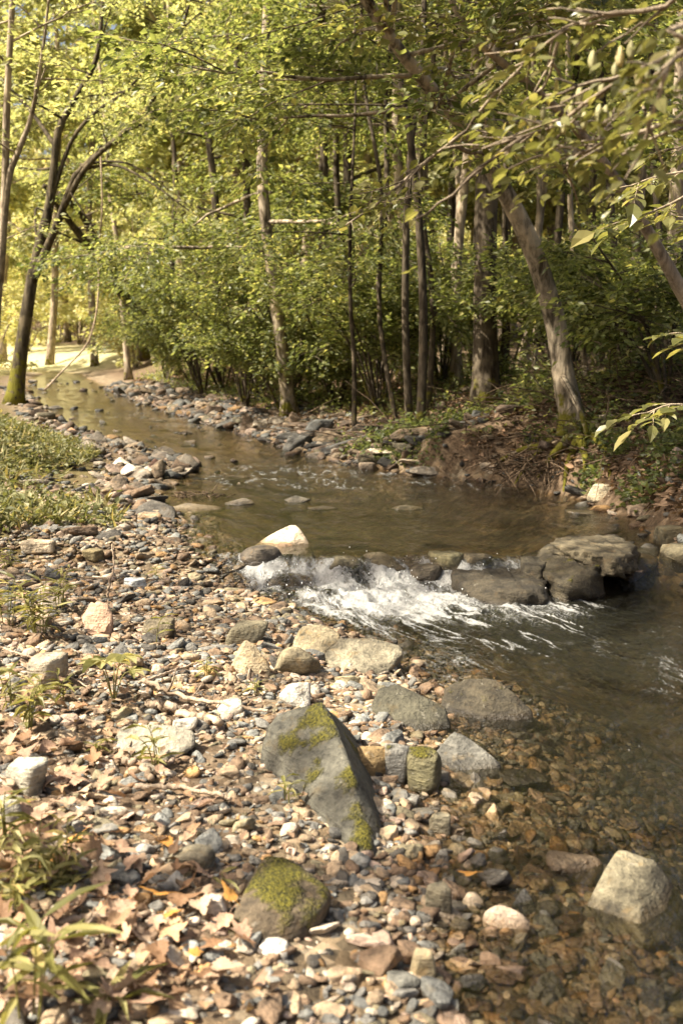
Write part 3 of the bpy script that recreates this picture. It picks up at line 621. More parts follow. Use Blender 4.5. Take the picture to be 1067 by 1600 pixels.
slab('flat-topped layered slab lying on the large mossy ledge', [(878, 838), (958, 835), (990, 846), (984, 862), (962, 872), (905, 862), (862, 850)], .24, .12, (.11, .09, .054), .28, 90, 'the flat-topped slab', amp=.10, fine=.18)
slab('dark low slab between the large mossy ledge and the right bank', [(960, 862), (1000, 855), (1030, 868), (1020, 884), (975, 886)], .10, .16, (.06, .05, .032), .2, 91)
slab('small dark block at the left shoulder of the large mossy ledge', [(812, 868), (842, 858), (858, 872), (846, 888), (818, 884)], .15, .2, (.045, .037, .022), .3, 92)
hero('boulder', 'flat pinkish slab just above the water in front of the dark low slab', (925, 868, 1010, 902), 1.0, (.36, .26, .18), 0.0,
     [(-1, -.3, .6), (-.5, .6, 1), (.8, .7, 1), (1, 0, .7), (.3, -1, .5), (-.8, -.8, .4), (.9, .5, 0), (-.9, .5, 0), (.2, -.9, 0)], seed=88, level=4, p=24, amp=0.06, base=0.03)
hero('boulder', 'shadowed mossy boulder at the right edge below the brushy bank', (1030, 848, 1100, 905), 0.9, (.13, .11, .065), 0.38, None, seed=89, level=4, p=16, amp=0.06)
# stones of the upper pool
far = [((610, 789, 664, 808), (.115, .095, .055), .35, 'dark mossy hump standing alone in the pool'), ((444, 774, 486, 796), (.10, .085, .06), .1, 'pointed dark stone in the row of stones across the pool'),
       ((478, 790, 528, 808), (.13, .11, .08), .1, 'flat grey stone at the right end of the row across the pool'), ((430, 793, 478, 810), (.12, .10, .07), .0, 'dark flat stone under the pointed stone of the pool row'),
       ((350, 778, 398, 800), (.14, .115, .08), .0, 'flat brown slab of the pool row beside a heap of dry twigs'), ((262, 786, 352, 806), (.24, .195, .13), .0, 'long low slab at the left start of the pool row'),
       ((336, 742, 392, 756), (.16, .13, .10), .0, 'thin dark slab lying flush with the stream surface'), ((226, 716, 262, 740), (.34, .27, .19), .0, 'tan stone on the point left of the riffle'),
       ((268, 708, 312, 736), (.16, .135, .10), .0, 'dark square stone at the tip of the left point'), ((214, 728, 246, 748), (.7, .62, .5), -.8, 'brightest white stone of the sunlit heap on the left point'),
       ((186, 724, 220, 745), (.64, .56, .44), -.8, 'white stone at the left of the sunlit heap'), ((176, 714, 206, 730), (.60, .51, .39), -.8, 'cream stone behind the white stones of the sunlit heap'),
       ((160, 740, 204, 768), (.2, .15, .1), .1, 'brown stone below the sunlit heap on the left bank'), ((196, 752, 238, 772), (.13, .10, .07), .1, 'dark brown stone at the waterline below the white stones'),
       ((232, 706, 272, 720), (.13, .105, .08), .0, 'dark stone behind the tan stone on the point'), ((116, 688, 168, 712), (.21, .175, .13), .0, 'flat grey stone by the weedy bank upstream'),
       ((130, 674, 170, 692), (.12, .10, .075), .0, 'dark stone at the bend upstream of the point'), ((168, 684, 200, 696), (.17, .145, .11), .0, 'low dark stone in the water beside the bend'),
       ((98, 658, 124, 672), (.13, .11, .08), .0, 'small dark stone below the left tree'), ((72, 633, 100, 642), (.10, .085, .06), .0, 'dark flat stone midstream near the left tree'),
       ((122, 642, 146, 648), (.10, .085, .06), .0, 'thin dark stone breaking the water beyond the bend'), ((216, 650, 234, 658), (.11, .095, .07), .0, 'small black stone in midstream'),
       ((236, 656, 262, 664), (.12, .10, .07), .0, 'low dark stone left of the cobble bar'), ((280, 673, 302, 684), (.13, .10, .07), .0, 'brown stone in the current, upstream of the cobble bar tip'),
       ((236, 672, 252, 678), (.11, .09, .07), .0, 'tiny dark stone in the middle of the current'), ((312, 672, 326, 680), (.12, .10, .07), .0, 'tiny brown stone nearer the cobble bar'),
       ((382, 686, 398, 696), (.13, .10, .07), .0, 'small brown stone off the cobble bar'), ((98, 668, 126, 680), (.34, .27, .17), .0, 'ochre flat stone at the water edge below the weeds')]
for k, (bx, col, ms, lb) in enumerate(far):
    r_ = np.random.default_rng(k + 60); pk = r_.uniform(-.4, .3)
    pt = [(-1, r_.uniform(-.3, .3), r_.uniform(.05, .3)), (pk, .3, 1), (pk + r_.uniform(.2, .5), .1, r_.uniform(.6, .9)), (1, -.3, r_.uniform(.1, .4)), (.3, -1, .05), (-.6, -.9, .1), (.8, .8, 0), (-.8, .8, 0), (pk - .35, -.2, r_.uniform(.5, .8))]
    hero('river_rock', lb, bx, 0.8, tuple(c_ * (.75 if c_ < .3 else 1) for c_ in col), ms, pt, seed=100 + k, level=4, p=40, amp=0.10, cat='rock', base=(None if k in (7, 9, 10, 11, 12, 15, 27) else float(wz(solveY((bx[0] + bx[2]) / 2, bx[3])[0])) + 0.025))
# right bank
for k, (bx, col, ms, lb) in enumerate([((748, 722, 778, 748), (.44, .36, .26), .1, 'pale square stone at the foot of the right bank'), ((916, 755, 954, 784), (.36, .30, .2), .25, 'mossy tan stone under the roots of the leaning tree'),
        ((980, 785, 1020, 806), (.3, .22, .15), .0, 'brown stone under the right bank brush'), ((1020, 820, 1067, 850), (.14, .12, .07), .3, 'dark mossy rock low on the right bank'),
        ((880, 795, 935, 815), (.12, .1, .06), .1, 'dark wet slab at the waterline under the leaning tree'),
        ((574, 700, 618, 716), (.50, .42, .31), -.3, 'pale flat stone on top of the cobble bar'), ((622, 716, 656, 732), (.4, .33, .24), -.3, 'grey pale stone on the cobble bar near the pool'),
        ((640, 728, 690, 748), (.2, .17, .13), .0, 'flat dark grey stone at the near end of the cobble bar'), ((560, 722, 590, 742), (.22, .17, .12), .0, 'brown stone at the water edge of the cobble bar')]):
    hero('river_rock', lb, bx, 0.8, col, ms, None, seed=140 + k, level=4, p=18, amp=0.06, cat='rock')

# ------------------------------------------------------------------ gravel and cobbles
PAL = [('grey', (.19, .18, .155)), ('blue-grey', (.185, .185, .165)), ('tan', (.36, .265, .165)), ('cream', (.50, .42, .315)), ('brown', (.21, .14, .085)),
       ('ochre', (.37, .22, .09)), ('dark', (.085, .075, .06)), ('pinkish', (.44, .32, .235)), ('olive', (.22, .185, .11))]
PW_ = np.array([.15, .09, .22, .10, .20, .05, .09, .07, .07]); PW_ = PW_ / PW_.sum()
rng = np.random.default_rng(77)
PROTO, PROTO3 = [], []
for k in range(14):
    rg = np.random.default_rng(900 + k)
    pl = random_planes(rg, 8 + k % 5, 0.7)
    PROTO.append(stone_verts(2, pl, 40 if k % 3 else 9, 0.07, k)); PROTO3.append(stone_verts(4, pl, 44 if k % 3 else 9, 0.09, k))
def scatter(N, yl, yh, dlo, dhi, side, rmed, rsig, rmax):
    """stones along one bank: distance dlo..dhi from the water edge outwards"""
    Y = np.exp(rng.uniform(math.log(yl), math.log(yh), N)) if yh / yl > 3.2 else rng.uniform(yl, yh, N)
    d = rng.uniform(dlo, dhi, N)
    x = xL(Y) - d if side < 0 else xR(Y) + d
    r = np.minimum(rmed * np.exp(rng.normal(0, rsig, N)), rmax)
    return np.stack([x, Y, r], 1)
S = [scatter(21000, 1.7, 5.0, -1.1, 1.9, -1, 0.0105, 0.52, 0.036), scatter(13000, 4.5, 9.0, -0.45, 1.8, -1, 0.0145, 0.5, 0.048),
     scatter(6500, 1.4, 9.5, 1.8, 4.2, -1, 0.015, 0.55, 0.05), scatter(3200, 1.7, 4.6, -1.6, 0.2, -1, 0.019, 0.4, 0.038), scatter(600, 8, 30, -0.04, 0.6, -1, 0.05, 0.45, 0.14), scatter(2600, 7, 16, .3, 3.0, -1, 0.022, 0.6, 0.1),
     scatter(7500, 11.3, 30, -0.06, 1.9, 1, 0.046, 0.5, 0.18), scatter(260, 6.5, 11.3, -0.2, 0.5, 1, 0.03, 0.5, 0.09),
     scatter(500, 11.5, 16, 1.2, 3.5, 1, 0.045, 0.4, 0.1)]
mid = np.sort(np.exp(rng.uniform(math.log(10.5), math.log(36), 85))); fx = rng.beta(.6, .8, 85)
S.append(np.stack([xL(mid) + (xR(mid) - xL(mid)) * fx, mid, np.minimum(.036 * np.exp(rng.normal(0, .4, 85)) * (.7 + mid / 30), .11)], 1))
S = np.vstack(S); px, py, dep = project(np.column_stack([S[:, 0], S[:, 1], hgt(S[:, 0], S[:, 1])]))
keep = (px > -900) & (px < 1300) & (py < 2200)
S = S[keep]
z = hgt(S[:, 0], S[:, 1]); N = len(S)
ins = (S[:, 1] > 10.4) & (S[:, 0] > xL(S[:, 1]) + .08) & (S[:, 0] < xR(S[:, 1]) - .08); z = np.where(ins, wz(S[:, 1]) - .02, z)
pid = rng.integers(0, len(PROTO), N); cid = rng.choice(len(PAL), N, p=PW_)
asp = np.column_stack([rng.uniform(1.0, 1.7, N), rng.uniform(0.75, 1.1, N), rng.uniform(0.38, 0.8, N)])
yaw = rng.uniform(0, 2 * math.pi, N); tlt = rng.normal(0, 0.28, N); til2 = rng.normal(0, 0.28, N)
lift = rng.uniform(-0.15, 0.65, N) * S[:, 2] * asp[:, 2]
jit_shade = rng.uniform(0.75, 1.25, N) * (1 - .28 * sstep(4, 5.8, S[:, 1])) * (1 - .45 * sstep(8, 12, S[:, 1]))  # random tone; darker upstream: browner stone, plus shade put into the colour
pos = np.column_stack([S[:, 0], S[:, 1], z + lift])
def rots(i):
    cy, sy = np.cos(yaw[i]), np.sin(yaw[i]); ct, st = np.cos(tlt[i]), np.sin(tlt[i]); cu, su = np.cos(til2[i]), np.sin(til2[i])
    o, n = np.zeros_like(cy), np.ones_like(cy)
    Rz = np.stack([np.stack([cy, -sy, o], -1), np.stack([sy, cy, o], -1), np.stack([o, o, n], -1)], -2)
    Ry = np.stack([np.stack([ct, o, st], -1), np.stack([o, n, o], -1), np.stack([-st, o, ct], -1)], -2)
    Rx = np.stack([np.stack([n, o, o], -1), np.stack([o, cu, -su], -1), np.stack([o, su, cu], -1)], -2)
    return Rz @ Ry @ Rx
px, py, dep = project(pos)
scr = S[:, 2] * asp[:, 0] / dep
inview = (px > 5) & (px < 1062) & (py < 1590) & (z > wz(S[:, 1]) - 0.06)
hid = np.zeros(N, bool)
small = S[:, 2] < 0.045
pick = []
for sel, n in ((small, 300), (~small, 260)):
    k = np.where(sel & inview)[0]; pick.append(k[np.argsort(-scr[k])][:n])
single = np.zeros(N, bool); single[pick[0]] = True; single[pick[1]] = True
def bulk(name, sel, label, cat):
    mb = MB()
    for p_ in range(len(PROTO)):
        i = np.where(sel & ~single & (pid == p_))[0]
        if not len(i): continue
        near = scr[i] > 0.008
        for lev, ii in (((PROTO[p_]), i),):
            V, T = lev
            L = V[None] * (asp[ii] * S[ii, 2:3])[:, None]
            P = np.einsum('nij,nkj->nki', rots(ii), L) + pos[ii][:, None]
            col = np.array([PAL[c][1] for c in cid[ii]]) * jit_shade[ii][:, None]
            mb.add(P.reshape(-1, 3), t=(T[None] + (np.arange(len(ii)) * len(V))[:, None, None]).reshape(-1, 3), a=np.repeat(col, len(V), 0))
    return tag(mb.obj(name, M['gravel']), label, cat, kind='stuff')
bulk('gravel', small, 'mixed tan, grey and cream gravel covering the left bank and shallows', 'gravel')
bulk('cobble_bed', ~small, 'brown and grey cobbles lining both banks further upstream', 'cobbles')
pm = []
for k, (V, T) in enumerate(PROTO3):
    mb = MB(); mb.add(V, t=T); pm.append(mb.mesh('pebble', M['rock']))
def rel(x, y):
    best = min(RK, key=lambda q: (q[0] - x) ** 2 + (q[1] - y) ** 2); dx, dy = x - best[0], y - best[1]; d = math.hypot(dx, dy)
    w_ = ('right of' if dx > 0 else 'left of') if abs(dx) > abs(dy) else ('behind' if dy > 0 else 'in front of')
    return best, d, w_
def short(t): return ' '.join(t.split()[:16])
todo = []
for gi, idx in enumerate(pick):
    nm = 'pebble' if gi == 0 else 'cobble'
    for i in idx:
        o = bpy.data.objects.new(nm, pm[pid[i]]); C.objects.link(o)
        o.location = Vector(pos[i]); o.rotation_euler = (float(til2[i]), float(tlt[i]), float(yaw[i])); o.scale = Vector(asp[i] * S[i, 2])
        cn, cc = PAL[cid[i]]; o.color = (*(np.array(cc) * jit_shade[i]), -0.2 if cn not in ('olive', 'dark') else 0.2)
        sh = 'flat' if asp[i, 2] < 0.5 else ('long' if asp[i, 0] > 1.45 else ('round' if pid[i] % 3 == 0 else 'angular'))
        y = S[i, 1]
        if gi == 0 or y < 9:
            best, d, w_ = rel(S[i, 0], y); t = f"{cn} {sh} {nm} {w_} {best[2]}"
        else:
            d = y; bank = 'far cobble bar on the right bank' if S[i, 0] > xL(np.array([y]))[0] + 1.5 else 'stony left edge upstream'
            t = f"{cn} {sh} {nm} on the {bank}"
        todo.append((t, d, o, nm))
ORD = ['', 'second', 'third', 'fourth', 'fifth', 'sixth', 'seventh', 'eighth', 'ninth', 'tenth']
by = {}
for r_ in sorted(todo, key=lambda q: q[1]): by.setdefault(r_[0], []).append(r_)
for t, rs in by.items():
    for k, (t_, d, o, nm) in enumerate(rs):
        if len(rs) > 1:
            t_ = (t + f", {ORD[k]} nearest the camera".replace(",  ", ", ")) if ('far cobble' in t or 'upstream' in t) and k < 10 else (t + ', farther up' if k >= 10 else (('nearest ' if k == 0 else ORD[k] + ' nearest ') + t))
        tag(o, short(t_), nm, 'pebbles on the near gravel bank' if nm == 'pebble' else 'cobbles along the stream banks')

# ------------------------------------------------------------------ trees
rng = np.random.default_rng(2024)
def bez(p0, d, L, up, n=9):
    """a limb that leaves p0 along d and bends by `up` at its end"""
    t = np.linspace(0, 1, n)[:, None]; d = unit(d)
    wob = np.cumsum(rng.normal(0, 0.035 * L, (n, 3)), 0) * np.linspace(0, 1, n)[:, None] * 0.6
    return p0 + d * L * t + np.array([0, 0, up * L]) * t ** 2 + wob
def sprays(wood, lf, path, r, L, leaf, nl, kind, dens=1.0, flat=0.35, t0=0.2, tw=1.0):
    """side twigs along a limb, each carrying a flat fan of leaves"""
    n = max(3, int(L * 4.2 * dens)); T = unit(np.gradient(path, axis=0)); m = len(path)
    for k in range(n):
        s = t0 + (1 - t0) * (k + rng.random()) / n; i = min(int(s * (m - 1)), m - 2); f = s * (m - 1) - i
        p = path[i] * (1 - f) + path[i + 1] * f; t = T[i]
        side = np.cross(t, (0, 0, 1)); side = unit(side) if np.linalg.norm(side) > .1 else np.array([1., 0, 0])
        a = math.radians(rng.uniform(25, 75)) * (1 if k % 2 else -1)
        d = unit(t * math.cos(a) + side * math.sin(a) + np.array([0, 0, rng.normal(0.02, 0.16)]))
        l = (0.30 + 0.34 * L * (1.15 - s)) * rng.uniform(0.7, 1.2) * tw
        tp = bez(p, d, l, -0.14 * rng.random(), 5); tube(wood, tp, np.linspace(max(r * 0.35, 0.004), 0.002, 5), 3)
        q = max(6, int(nl * 2.0 * l)); u_ = rng.uniform(0.05, 1.0, q); ii = np.minimum((u_ * 4).astype(int), 3); ff = (u_ * 4 - ii)[:, None]
        base = tp[ii] * (1 - ff) + tp[ii + 1] * ff
        sd = unit(np.cross(d, (0, 0, 1.0)) + 1e-6); sg = np.where(rng.random(q) < .5, -1, 1)[:, None]
        off = rng.uniform(0, 0.42, q)[:, None] * l * (1.1 - u_[:, None])
        P = base + sd * sg * off + np.column_stack([np.zeros((q, 2)), rng.normal(-0.02, 0.05 * (1 + l), q)])
        D = d * rng.uniform(0.4, 1.2, q)[:, None] + sd * sg * rng.uniform(0.2, 1.2, q)[:, None] + np.column_stack([np.zeros((q, 2)), rng.normal(-0.22, 0.3, q)])
        N = np.column_stack([rng.normal(0, flat, (q, 2)), np.ones(q)])
        add_leaves(lf, P, D, N, leaf, rng, kind, np.clip(rng.normal(0.5, 0.24, q) + rng.normal(0, .1), 0, 1))
def make_tree(name, label, cat, path, r0, r1, limbs=(), auto=None, leaf=0.10, nl=26, kind='simple', bark='bark', leafm='leaf', group=None, seed=0, dens=1.0, flat=0.55, roots=0, sides=12, trunkn=26, flare=0.8, hang=0.0, tw=1.0):
    global rng
    rng = np.random.default_rng(seed + 3000)
    wood, lf = MB(), MB(); path = resample(path, trunkn); L = np.linalg.norm(np.diff(path, axis=0), axis=1).sum()
    R = np.linspace(r0, r1, trunkn); cum = np.concatenate([[0], np.cumsum(np.linalg.norm(np.diff(path, axis=0), axis=1))])
    R = R * (1 + flare * np.exp(-cum / (r0 * 2.2)))
    tube(wood, path, R, sides, rough=0.13, seed=seed)
    for lp, ra, rb, leafy in limbs:
        q = resample(lp, 16); tube(wood, q, np.linspace(ra, rb, 16), 8, rough=0.08, seed=seed)
        Lq = np.linalg.norm(np.diff(q, axis=0), axis=1).sum()
        if leafy:
            for k in range(int(leafy)):
                t = 0.3 + 0.7 * (k + rng.random()) / leafy; p = q[min(int(t * 15), 15)]; d0 = unit(q[min(int(t * 15), 14) + 1] - q[min(int(t * 15), 14)])
                a = rng.uniform(-1.2, 1.2); d = unit(d0 * math.cos(a) + unit(rng.normal(size=3) * (1, 1, .5)) * abs(math.sin(a)) + (0, 0, hang * -.5))
                l = rng.uniform(0.5, 1.0) * Lq * 0.35 * tw; b = bez(p, d, l, rng.uniform(-.25, .15)); rr = max(rb, 0.006)
                tube(wood, b, np.linspace(rr, 0.003, len(b)), 4); sprays(wood, lf, b, rr, l, leaf, nl, kind, dens, flat, tw=tw)
            sprays(wood, lf, q, rb * 1.5, Lq * .6, leaf, nl, kind, dens, flat, 0.55, tw)
    if auto:
        n, ta, tb, ll, rise = auto[:5]; bias = auto[5] if len(auto) > 5 else None
        az = rng.uniform(0, 6.28)
        for k in range(n):
            t = ta + (tb - ta) * (k + rng.random()) / n; i = min(int(t * (trunkn - 1)), trunkn - 1); p = path[i]
            az += 2.4 + rng.normal(0, 0.3); d = np.array([math.cos(az), math.sin(az), rise + rng.normal(0, .18) + 0.5 * max(0, t - .7)])
            if bias is not None: d[:2] += np.asarray(bias)
            d = unit(d); l = ll * (1.1 - 0.55 * (t - ta) / (tb - ta + 1e-6)) * rng.uniform(.65, 1.15)
            b = bez(p, d, l, rng.uniform(-.25, .05) - hang, 10); ra = min(max(0.42 * R[i], 0.01), 0.07)
            tube(wood, b, np.linspace(ra, 0.005, 10), 5)
            sprays(wood, lf, b[3:], 0.012, l * .75, leaf, nl, kind, dens, flat, 0.3)
            for j in range(max(2, int(l * 1.3))):
                s = rng.uniform(.3, .9); q = b[int(s * 9)]; tdir = unit(b[min(int(s * 9) + 1, 9)] - b[int(s * 9)] + 1e-6) if int(s * 9) < 9 else d
                sd = unit(np.cross(tdir, (0, 0, 1))); a = rng.uniform(.5, 1.2) * rng.choice((-1, 1))
                d2 = unit(tdir * math.cos(a) + sd * math.sin(a) + (0, 0, rng.normal(0.05, .22))); l2 = l * rng.uniform(.3, .55)
                c = bez(q, d2, l2, rng.uniform(-.25, .1), 7); tube(wood, c, np.linspace(max(ra * .4, .006), .003, 7), 4)
                sprays(wood, lf, c, .008, l2, leaf, nl, kind, dens, flat)
    base = path[0]
    t = empty(name, base, label, cat, group)
    wood.obj('trunk', M[bark], t, off=base)
    if lf.n: lf.obj('crown', M[leafm], t, smooth=False, off=base)
    return t
def copy_tree(o, loc, rz, sc, label, group=None, leafm=None):
    c = o.copy(); C.objects.link(c); c.location = Vector(loc); c.rotation_euler = (0, 0, rz); c.scale = (sc, sc, sc); c['label'] = label
    if group: c['group'] = group
    for ch in o.children:
        d = ch.copy(); C.objects.link(d); d.parent = c
        if leafm and ch.name.startswith('crown'): d.material_slots[0].link = 'OBJECT'; d.material_slots[0].material = leafm
    return c
def base_at(px, Y):
    x = (px - 533.5) / F * Y * 1.0; return np.array([x, Y, gz(x, Y) - 0.08])
def up_path(px, Y, h, lean=(0, 0), wob=0.12, seed=0):
    r_ = np.random.default_rng(seed + 17); b = base_at(px, Y); n = 7
    P = b + np.linspace(0, 1, n)[:, None] * np.array([lean[0], lean[1], h]); P[1:, :2] += np.cumsum(r_.normal(0, wob, (n - 1, 2)), 0); return P

# the leaning tree on the right bank, with its roots
P0 = base_at(893, 10.35)
path = [P0] + [W(*q) for q in ((893, 650, 10.35), (880, 590, 10.4), (866, 500, 10.4), (835, 400, 10.3), (800, 322, 10.2), (762, 255, 10.1), (730, 205, 10.0), (690, 158, 9.8), (610, 60, 9.5), (540, -60, 9.3), (470, -220, 9.0))]
lean = make_tree('leaning_tree', 'mottled mossy tree leaning left over the stream from the right bank, roots bare', 'tree', path, 0.122, 0.036,
    limbs=[([W(878, 590, 10.3), W(905, 640, 9.95), W(920, 690, 9.9)], .035, .02, 0)] + [([W(*a), (np.array(W(*a)) + np.array(e)) / 2 + (0, 0, .4), e], .022, .008, 13) for a, e in (((610, 60, 9.5), (-1.6, 6.6, 5.4)), ((610, 60, 9.5), (-.2, 6.0, 5.3)), ((690, 158, 9.8), (1.2, 6.2, 5.0)), ((540, -60, 9.3), (-1.6, 8.2, 5.9)), ((610, 60, 9.5), (.6, 7.6, 5.2)), ((470, -220, 9.0), (-2.8, 11.2, 6.4)), ((540, -60, 9.3), (-1.3, 12.2, 6.6)), ((470, -220, 9), (-3.2, 9.2, 6.3)), ((470, -220, 9), (-2.4, 10.2, 6.6)), ((540, -60, 9.3), (-1.0, 10.8, 6.2)), ((470, -220, 9), (-3.4, 11.0, 7.2)), ((470, -220, 9), (-1.6, 9.4, 6.9)))], auto=(15, .62, 1.0, 3.0, .25), leaf=.09, nl=40, bark='bark_moss', seed=1, sides=16, trunkn=40, flare=.3)  # high limbs above the frame, added to shade the pool and right bank
rng = np.random.default_rng(8)
for k, q in enumerate([((885, 690), (850, 705), (815, 712), (770, 722)), ((890, 700), (860, 725), (838, 748)), ((905, 700), (915, 735), (905, 770)), ((915, 690), (945, 715), (955, 760)),
                       ((925, 680), (965, 690), (990, 720)), ((900, 705), (885, 740), (880, 772)), ((930, 670), (975, 665), (1020, 690)), ((880, 690), (835, 722), (800, 760)), ((940, 690), (950, 680), (975, 745))]):
    mb = MB(); pts = []
    for i, (a, b) in enumerate(q):
        g_ = G(a, b); pts.append(g_ + (0, 0, 0.10 if i in (0,) else (0.06 if i < len(q) - 1 else -0.02)))
    tube(mb, resample(pts, 14), np.linspace(.055 - .003 * k, .012, 14), 7, rough=.25, seed=k); mb.obj('root', M['bark_moss'], lean, off=path[0])

# slim tree that reaches in from the right edge, its side branch crossing the picture
path = [base_at(1150, 8.9)] + [W(*q) for q in ((1105, 540, 8.8), (1062, 452, 8.7), (1022, 380, 8.6), (985, 318, 8.5), (935, 243, 8.4), (880, 180, 8.3), (800, 110, 8.1), (735, 55, 8.0), (690, -30, 7.9))]
make_tree('slim_leaning_tree', 'slim pale tree reaching in from the right edge with one long level side branch', 'tree', path, .062, .018,
    limbs=[([W(930, 240, 8.4), W(870, 238, 8.2), (W(810, 231, 8.0)), W(742, 240, 7.8), W(700, 228, 7.7), W(640, 275, 7.6), W(598, 312, 7.5), W(540, 352, 7.4)], .026, .006, 5),
           ([W(700, 228, 7.7), W(735, 205, 7.6), W(800, 215, 7.4)], .008, .004, 3)],
    auto=(4, .84, 1, 1.1, .15), leaf=.08, nl=22, bark='bark_pale', seed=2, tw=.6, flare=.2, kind='oval', leafm='leaf_near')

# the left tree with its fan of limbs
Bz = G(22, 632); Yl = Bz[1]
path = [Bz - (0, 0, .1)] + [W(a, b, Yl) for a, b in ((32, 560), (42, 490), (52, 430), (62, 385), (78, 320), (84, 270), (92, 205), (120, 150), (150, 95), (160, 20), (165, -80))]
lt = make_tree('spreading_tree', 'dark many-limbed tree with a mossy trunk on the left bank, limbs fanning right', 'tree', path, .15, .025,
    limbs=[([W(48, 450, Yl), W(75, 385, Yl - .2), W(98, 330, Yl - .4), W(118, 275, Yl - .6), W(160, 235, Yl - .9), W(205, 198, Yl - 1.1), W(235, 165, Yl - 1.4), W(262, 105, Yl - 1.6), W(290, 30, Yl - 1.8), W(310, -50, Yl - 2)], .085, .015, 9),
           ([W(80, 315, Yl), W(110, 225, Yl), W(150, 175, Yl - .3), W(205, 135, Yl - .5), W(262, 60, Yl - .8), W(300, 0, Yl - 1)], .05, .01, 6),
           ([W(100, 325, Yl - .4), W(135, 262, Yl - .8), W(190, 212, Yl - 1.2), W(250, 180, Yl - 1.5), W(330, 155, Yl - 2), W(400, 160, Yl - 2.4)], .06, .01, 7),
           ([W(128, 265, Yl - .6), W(180, 258, Yl - 1), W(235, 285, Yl - 1.5), W(290, 325, Yl - 2), W(345, 362, Yl - 2.3)], .035, .006, 1),
           ([W(125, 258, Yl - .6), W(175, 252, Yl - .6), W(215, 262, Yl - 1), W(275, 305, Yl - 1.2), W(315, 340, Yl - 1.5)], .03, .005, 1),
           ([W(84, 262, Yl), W(60, 265, Yl + .2), W(20, 262, Yl + .4), W(-40, 270, Yl + .6)], .03, .01, 4), ([W(88, 230, Yl), W(50, 175, Yl + .5), W(10, 130, Yl + 1), W(-40, 70, Yl + 1.4)], .05, .01, 6),
           ([W(110, 300, Yl - .6), W(130, 330, Yl - .9), W(150, 360, Yl - 1), W(172, 395, Yl - 1.1)], .02, .005, 0),
           ([W(60, 400, Yl), W(56, 330, Yl + .3), W(70, 330, Yl + .3)], .03, .02, 0)],
    auto=(7, .62, 1, 3.0, .35), leaf=.10, nl=26, bark='bark_left', leafm='leaf_lit', seed=3, sides=14, trunkn=34, dens=.85)

# thin tree at the left edge
b = base_at(-12, 13.0)
make_tree('edge_tree', 'pair of pale slender stems at the left edge of the photo', 'tree', [b, W(-6, 500, 13), W(2, 400, 13), W(8, 300, 13), W(12, 150, 13), W(20, 0, 13), W(24, -160, 13)], .06, .03,
    limbs=[([W(0, 440, 13), W(12, 290, 13), W(28, 240, 13), W(50, 180, 13), (W(66, 90, 13)), W(80, -30, 13)], .05, .012, 5), ([W(-2, 470, 13.1), W(-5, 300, 13.3), W(-12, 120, 13.5)], .03, .01, 2)],
    auto=(6, .7, 1, 1.9, .3), leaf=.09, nl=22, bark='bark_pale', leafm='leaf_lit', seed=4, flare=.2, dens=.8)

# leaning dead stems beyond the bend
for k, (q, r, lb) in enumerate([(((225, 560, 27), (212, 492, 26.5), (172, 432, 26), (140, 385, 25.5), (112, 350, 25), (70, 290, 24)), .16, 'dark dead trunk leaning left across the upstream bend, the lower of two'),
                                (((240, 540, 28), (222, 474, 27.5), (190, 425, 27), (160, 390, 26.5), (130, 340, 26), (95, 300, 25)), .10, 'thinner dead trunk leaning left above its darker twin')]):
    make_tree('leaning_dead_tree', lb, 'tree', [W(*p) for p in q], r, .06, auto=(4, .6, 1, 1.2, .2), leaf=.1, nl=10, bark='bark', leafm='leaf_lit', seed=10 + k, flare=.1)

# vine that hangs by the left tree
mb = MB(); tube(mb, resample([W(70, 610, Yl - .6), W(98, 580, Yl - .6), W(135, 540, Yl - .7), W(150, 495, Yl - .8), W(155, 440, Yl - .8), W(153, 400, Yl - .8), W(160, 330, Yl - 1), W(158, 245, Yl - 1)], 30), .017, 6)
tag(mb.obj('hanging_vine', M['stick']), 'pale vine hanging in a curve right of the left tree', 'vine')

